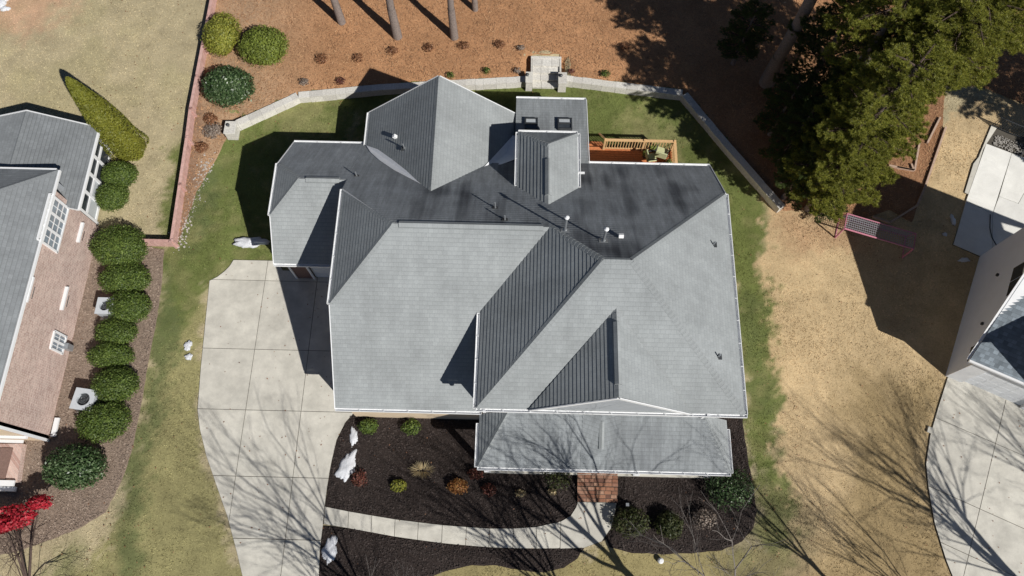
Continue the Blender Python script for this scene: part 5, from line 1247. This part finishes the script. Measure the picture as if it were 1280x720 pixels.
tag(link('fallen_leaves', npmesh('fallen_leaves', V, F, M['brownleaf'])), kind='stuff')
# leaf litter under the pines and loose stones by the fence
sg = MB()
for i in range(260):
    t = rnd.random(); x = 262-(262-222)*t+rnd.gauss(0, 5); y = 195+t*112+rnd.gauss(0, 3); p = G(x, y); s_ = rnd.uniform(.03, .10) if (y < 225 or y > 275) else rnd.uniform(.02, .05)
    sg.box(p, (s_, s_*.8, s_*.6), (math.cos(i), math.sin(i), .1), (-math.sin(i), math.cos(i), 0))
tag(sg.build('stones', M['gravel']), kind='stuff')
# ================================================================ OBJECTS
# fence
FB = wpoly([(276, -40), (275, 2), (262, 72), (247, 150), (242, 184), (232, 240), (221, 308)]); FC = wpoly([(221, 308), (176, 307)])
FN = empty('fence', (FB[-1].x, FB[-1].y, 0), 'low pinkish stained board fence round the left back lawn', 'fence')
bb_ = MB(); bb_.box((0, 0, .32), (.128, .022, .70)); fb0 = bb_.build('fence_board', M['fencewood'], FN); first = True
pp_ = MB(); pp_.box((0, 0, .36), (.10, .10, .78)); pp_.box((0, 0, .77), (.13, .13, .04)); fp0 = pp_.build('fence_post', M['fencewood'], FN); firstp = True
def frun(P):
    global first, firstp
    for a, c in zip(P, P[1:]):
        e = c-a; Ln = e.length; e = e/Ln; nr = Vector((e.y, -e.x)); rz = math.atan2(e.y, e.x); k = int(Ln/.142)
        for i in range(k):
            p = a+e*(i+.5)*Ln/k
            if first: o = fb0; first = False
            else: o = fb0.copy(); COL.objects.link(o); o.parent = FN
            o.location = (p.x-FN.location.x, p.y-FN.location.y, float(H(p.x, p.y))+rnd.uniform(-.01, .01)); o.rotation_euler.z = rz; o.rotation_euler.x = rnd.gauss(0, .012)
        m_ = max(1, round(Ln/2.2))
        for i in range(m_+1):
            p = a+e*(Ln*i/m_); q = p-Vector((-e.y, e.x))*(-.075)*1
            if firstp: o = fp0; firstp = False
            else: o = fp0.copy(); COL.objects.link(o); o.parent = FN
            o.location = (q.x-FN.location.x, q.y-FN.location.y, float(H(p.x, p.y))); o.rotation_euler.z = rz
        for z in (.18, .54):
            b_ = MB(); b_.beam((a.x-e.y*-.0+nr.x*.03, a.y+nr.y*.03, z+float(H(a.x, a.y))), (c.x+nr.x*.03, c.y+nr.y*.03, z+float(H(c.x, c.y))), .035, .09); o = b_.build('fence_rail', M['fencewood'], FN); o.location = -FN.location
        b_ = MB(); b_.beam((a.x, a.y, .69+float(H(a.x, a.y))), (c.x, c.y, .69+float(H(c.x, c.y))), .16, .03); o = b_.build('fence_cap', M['fencewood'], FN); o.location = -FN.location
frun(FB); frun(FC)
# snow
def snow(px, py, wpx, hpx, hgt, label, rot=0, seed=0, group='melting snow patches'):
    p = U(px, py); z = float(H(p.x, p.y)); st = np.random.RandomState(seed); s = 24.0
    bm_ = bmesh.new(); bmesh.ops.create_icosphere(bm_, subdivisions=4, radius=1)
    ca, sa = math.cos(rot), math.sin(rot)
    for v in bm_.verts:
        a = math.atan2(v.co.y, v.co.x); r = 1+.10*math.sin(3*a+seed)+.09*math.sin(5*a+seed*2.3)+.07*math.sin(8*a+seed*5)+.05*math.sin(13*a+seed)+.04*math.sin(23*a+seed*3)
        h = max(v.co.z, -.15); x = v.co.x*r*wpx/2/s; y = v.co.y*r*hpx/2/s
        nz = .14*math.sin(x*9+seed)*math.sin(y*8+seed*1.7)+.07*math.sin(x*23)*math.sin(y*21+seed)
        v.co = (x*ca-y*sa, x*sa+y*ca, (h**1.0*(1+nz) if h > 0 else h)*hgt)
    me = bpy.data.meshes.new('snow_patch'); bm_.to_mesh(me); bm_.free(); setmat(me, M['snow']); me.polygons.foreach_set('use_smooth', [True]*len(me.polygons))
    o = link('snow_patch', me, None, (p.x, p.y, z+.0)); tag(o, label, 'snow', group); return o
snow(313, 303, 44, 14, .25, 'white snow ridge beside the garage corner, partly in shadow', .05, 1)
snow(442, 546, 10, 22, .14, 'small upright snow patch nearest the tan wall', .1, 2); snow(434, 583, 19, 36, .2, 'larger snow patch at the driveway edge of the mulch bed', -.35, 3)
snow(413, 687, 16, 30, .18, 'snow patch in the lower mulch bed south of the walk', -.1, 4); snow(235, 432, 9, 13, .10, 'tiny snow scrap on the grass left of the driveway, upper piece', -.2, 5)
snow(236, 446, 9, 8, .09, 'tiny snow scrap on the grass left of the driveway, lower piece', .3, 6); snow(5, 6, 22, 30, .25, 'snow patch in the upper left corner', .6, 7); snow(12, 17, 14, 8, .12, 'little snow scrap beside the one in the upper left corner', .1, 8)
snow(1191, 275, 6, 16, .1, 'dim snow scrap on the shaded lawn beside the patio', .1, 9); snow(1205, 325, 14, 6, .08, 'dim snow scrap by the patio corner in the neighbour house shadow', .1, 10); snow(1181, 293, 6, 5, .08, 'tiny dim snow crumb on the shaded lawn by the patio', 0, 11)
# air conditioners
def ac(px, py, w_, label, rz=0):
    p = U(px, py, .85); r_ = empty('air_conditioner', (p.x, p.y, 0), label, 'air conditioner', 'air conditioners beside the brick wall', rz)
    b_ = MB(); b_.box((0, 0, .05), (w_+.16, w_+.16, .1)); b_.build('pad', M['concrete'], r_)
    b_ = MB()
    for s_ in (-1, 1): b_.box((s_*(w_/2-.04), 0, .46), (.02, w_-.06, .70)); b_.box((0, s_*(w_/2-.04), .46), (w_-.1, .02, .70))
    b_.box((0, 0, .14), (w_-.1, w_-.1, .04)); b_.build('casing', M['acmetal'], r_)
    for i in range(4):
        for s_ in range(9):
            pass
    b_ = MB()
    for z in [.18+.07*i for i in range(9)]:
        for sx_ in (-1, 1): b_.box((0, sx_*(w_/2-.03), z), (w_-.08, .012, .018)); b_.box((sx_*(w_/2-.03), 0, z), (.012, w_-.08, .018))
    b_.build('louvres', M['metal'], r_)
    b_ = MB(); n = 32; ro = w_*.30; pts = []
    # top plate with a round opening
    for i in range(n):
        a0_, a1_ = 2*math.pi*i/n, 2*math.pi*(i+1)/n
        def sq(a): m_ = max(abs(math.cos(a)), abs(math.sin(a))); return Vector((math.cos(a)/m_*w_/2, math.sin(a)/m_*w_/2, 0))
        o0, o1 = sq(a0_), sq(a1_); i0, i1 = Vector((math.cos(a0_)*ro, math.sin(a0_)*ro, 0)), Vector((math.cos(a1_)*ro, math.sin(a1_)*ro, 0)); u_ = Vector((0, 0, .86)); l_ = Vector((0, 0, .80))
        b_.face([o0+u_, o1+u_, i1+u_, i0+u_]); b_.face([o0+l_, o1+l_, o1+u_, o0+u_]); b_.face([i0+l_-Vector((0, 0, .1)), i1+l_-Vector((0, 0, .1)), i1+u_, i0+u_])
    b_.build('top_plate', M['acmetal'], r_)
    b_ = MB(); b_.tube((0, 0, .66), (0, 0, .70), ro, ro, 24); b_.build('fan_well', M['darkmetal'], r_)
    b_ = MB()
    for i in range(4):
        a = i*1.5708+.4; d = Vector((math.cos(a), math.sin(a), 0)); s_ = Vector((-d.y, d.x, .35)); b_.prism([d*.05+Vector((0, 0, .75)), d*ro*.95+s_*(-.09)+Vector((0, 0, .76)), d*ro*.95+s_*.12+Vector((0, 0, .76))], (0, 0, .008))
    b_.tube((0, 0, .72), (0, 0, .79), .06, .06, 12); b_.build('fan', M['darkmetal'], r_)
    b_ = MB()
    for k in range(1, 4): 
        rr = ro*k/3.1; 
        for i in range(24):
            a0_, a1_ = 2*math.pi*i/24, 2*math.pi*(i+1)/24; b_.tube((math.cos(a0_)*rr, math.sin(a0_)*rr, .865), (math.cos(a1_)*rr, math.sin(a1_)*rr, .865), .004, .004, 3, cap=False)
    tag(b_.build('guard', M['metal'], r_), kind='stuff'); return r_
ac(104, 499, 1.02, 'fully visible pale air conditioner with a round fan beside the brick wall', -.12)
ac(131, 382, .86, 'pale air conditioner half hidden under a boxwood', .0)
# deck furniture
def chair(px, py, rz, label, s=.55):
    p = U(px, py, DZ+.4); r_ = empty('patio_chair', (p.x, p.y, DZ), label, 'chair', 'chairs on the deck', rz)
    b_ = MB(); b_.box((0, 0, .42), (s, s, .09)); b_.build('cushion', M['cushion'], r_, bev=.03)
    b_ = MB(); b_.box((0, s/2+.02, .68), (s, .07, .5)); b_.build('backrest', M['cushion'], r_, bev=.02)
    for sx_ in (-1, 1):
        for sy_ in (-1, 1): b_ = MB(); b_.tube((sx_*(s/2-.03), sy_*(s/2-.03), 0), (sx_*(s/2-.03), sy_*(s/2-.03), .38), .018, .018, 6); b_.build('leg', M['darkmetal'], r_)
        b_ = MB(); b_.box((sx_*(s/2+.02), 0, .62), (.05, s, .03)); b_.build('armrest', M['darkmetal'], r_)
chair(827, 191, math.pi*.9, 'green cushioned chair in the corner of the deck railing', .62)
chair(814, 197, math.pi*.55, 'pale green chair beside the one in the railing corner', .5)
def planter(px, py, r, h, label):
    p = U(px, py, DZ+h); r_ = empty('planter', (p.x, p.y, DZ), label, 'plant pot', 'pots on the deck'); b_ = MB(); b_.tube((0, 0, 0), (0, 0, h), r*.7, r, 14); b_.build('pot', M['darkmetal'], r_)
    link('foliage', bushmesh('foliage', r*1.1, r*1.1, r*.8, 160, .05, 'rose', .3, 3, 0, .6, False, False), r_).location = (0, 0, h-.05)
planter(807, 192, .16, .3, 'small dark pot on the deck left of the chairs'); planter(817, 184, .17, .35, 'dark pot with leaves against the deck railing'); planter(836, 203, .15, .3, 'dark pot by the house end of the deck')
# goal with net
GQ = [U(1043, 296), U(1066, 268, 0), U(1138, 300, 0), U(1133, 318, 0)]
gl = U(1044, 297); gr = U(1128, 322); r_ = empty('soccer_goal', ((gl.x+gr.x)/2, (gl.y+gr.y)/2, 0), 'small pink framed goal with a white net at the edge of the shaded lawn', 'goal')
e = (gr-gl); Lg = e.length; e.normalize(); bk = Vector((-e.y, e.x, 0)); hh = 1.15
def gp_(t, d, z): return gl+e*(t*Lg)+bk*d+Vector((0, 0, z))-r_.location
for nm, segs, rad in (('front_frame', ((0, 0, 0, 0, 0, hh), (1, 0, 0, 1, 0, hh), (0, 0, hh, 1, 0, hh)), .045), ('back_frame', ((0, 0, 0, 0, 1.3, 0), (1, 0, 0, 1, 1.3, 0), (0, 1.3, 0, 1, 1.3, 0), (0, 0, hh, 0, .9, hh), (1, 0, hh, 1, .9, hh), (0, .9, hh, 1, .9, hh), (0, .9, hh, 0, 1.3, 0), (1, .9, hh, 1, 1.3, 0)), .03)):
    b_ = MB()
    for s_ in segs: b_.tube(gp_(*s_[:3]), gp_(*s_[3:]), rad, rad, 8)
    b_.build(nm, M['pink'], r_)
b_ = MB(); nn_ = 34
for i in range(nn_+1):
    t = i/nn_; b_.tube(gp_(t, 0, hh), gp_(t, .9, hh), .011, .011, 3, cap=False); b_.tube(gp_(t, .9, hh), gp_(t, 1.3, 0), .011, .011, 3, cap=False)
for i in range(14):
    u = i/13
    if u < .55: a = (0, .9*u/.55, hh); 
    else: v = (u-.55)/.45; a = (0, .9+.4*v, hh*(1-v))
    b_.tube(gp_(0, a[1], a[2]), gp_(1, a[1], a[2]), .011, .011, 3, cap=False)
for s_ in (0, 1):
    for i in range(1, 6): b_.tube(gp_(s_, 1.3*i/6, 0), gp_(s_, .9*i/6, hh), .007, .007, 3, cap=False)
b_.build('net', M['net'], r_)
# timber bed edging
def edging(px, label, w_=.10, h_=.14, mat='timber'):
    P = [U(*q) for q in px]; r_ = empty('bed_edging', tuple(P[0]), label, 'timber edging', 'timber edgings of the side garden')
    for a, c in zip(P, P[1:]):
        b_ = MB(); b_.beam(a+Vector((0, 0, h_/2)), c+Vector((0, 0, h_/2)), w_, h_); o = b_.build('timber', M[mat], r_); o.location = -r_.location
edging([(1181, 160), (1155, 235), (1145, 258), (1111, 279), (1090, 272)], 'long pale timber edging running beside the brown lawn and turning in the shadow')
edging([(1174, 148), (1158, 180)], 'short dark timber at the top of the side garden'); edging([(1138, 206), (1141, 214), (1120, 210)], 'little timber corner in the side garden')
edging([(1110, 208), (1142, 214), (1148, 180)], 'inner timber frame of the raised vegetable bed')
# trellis frames by the bed
for (x, y, w_, lab) in ((1160, 100, .9, 'small pale timber lattice by the lawn corner'), (1145, 118, .8, 'lower pale timber lattice beside the pine')):
    p = U(x, y); r_ = empty('timber_lattice', (p.x, p.y, 0), lab, 'lattice', 'timber lattices beside the pines', .5)
    for i in range(4):
        b_ = MB(); b_.beam((-w_/2, i*.28, .5), (w_/2, i*.28, .5), .05, .05); b_.build('slat', M['timber'], r_)
    for s_ in (-1, 1):
        b_ = MB(); b_.beam((s_*w_/2, -.1, .46), (s_*w_/2, .95, .46), .05, .05); b_.box((s_*w_/2, -.05, .23), (.06, .06, .46)); b_.box((s_*w_/2, .9, .23), (.06, .06, .46)); b_.build('side_rail', M['timber'], r_)
# patio fence / hose
r_ = empty('railing', tuple(U(1240, 158)), 'dark metal railing at the top of the neighbour patio', 'railing')
P = [U(1239, 158), U(1262, 168), U(1285, 176)]
for a, c in zip(P, P[1:]):
    for z in (.1, .9):
        b_ = MB(); b_.beam(a+Vector((0, 0, z)), c+Vector((0, 0, z)), .04, .04); o = b_.build('rail', M['darkmetal'], r_); o.location = -r_.location
    for i in range(9):
        b_ = MB(); q = a.lerp(c, i/9); b_.box(q+Vector((0, 0, .5)), (.02, .02, .8)); o = b_.build('baluster', M['darkmetal'], r_); o.location = -r_.location
b_ = MB(); P = [U(1238, 268, .08), U(1237.5, 285, .08), U(1240, 297, .08), U(1247, 309, .08)]
for a, c in zip(P, P[1:]): b_.tube(a, c, .025, .025, 6)
tag(b_.build('garden_hose', M['darkmetal']), 'dark hose curving across the shaded patio slab', 'hose')
b_ = MB(); b_.tube((0, 0, 0), (0, 0, .22), .13, .13, 16); b_.tube((0, 0, .22), (0, 0, .27), .13, .07, 16); o = b_.build('ground_lamp', M['white']); o.location = G(825, 701, -.03); tag(o, 'small round white cap on the grass below the mulch bed', 'cap')
b_ = MB(); p = U(1163, 538); b_.box((0, 0, .05), (.35, .3, .1)); o = b_.build('splash_block', M['concrete'], None, bev=.02); o.location = (p.x, p.y, -.02); o.rotation_euler.z = -.4; tag(o, 'pale splash block at the curved edge of the right driveway', 'block')
b_ = MB(); b_.tube((0, 0, 0), (0, 0, .5), .02, .02, 6); b_.box((0, 0, .55), (.14, .14, .12)); o = b_.build('path_light', M['metal']); o.location = G(782, 632); tag(o, 'tiny grey path light right of the brick steps', 'path light')
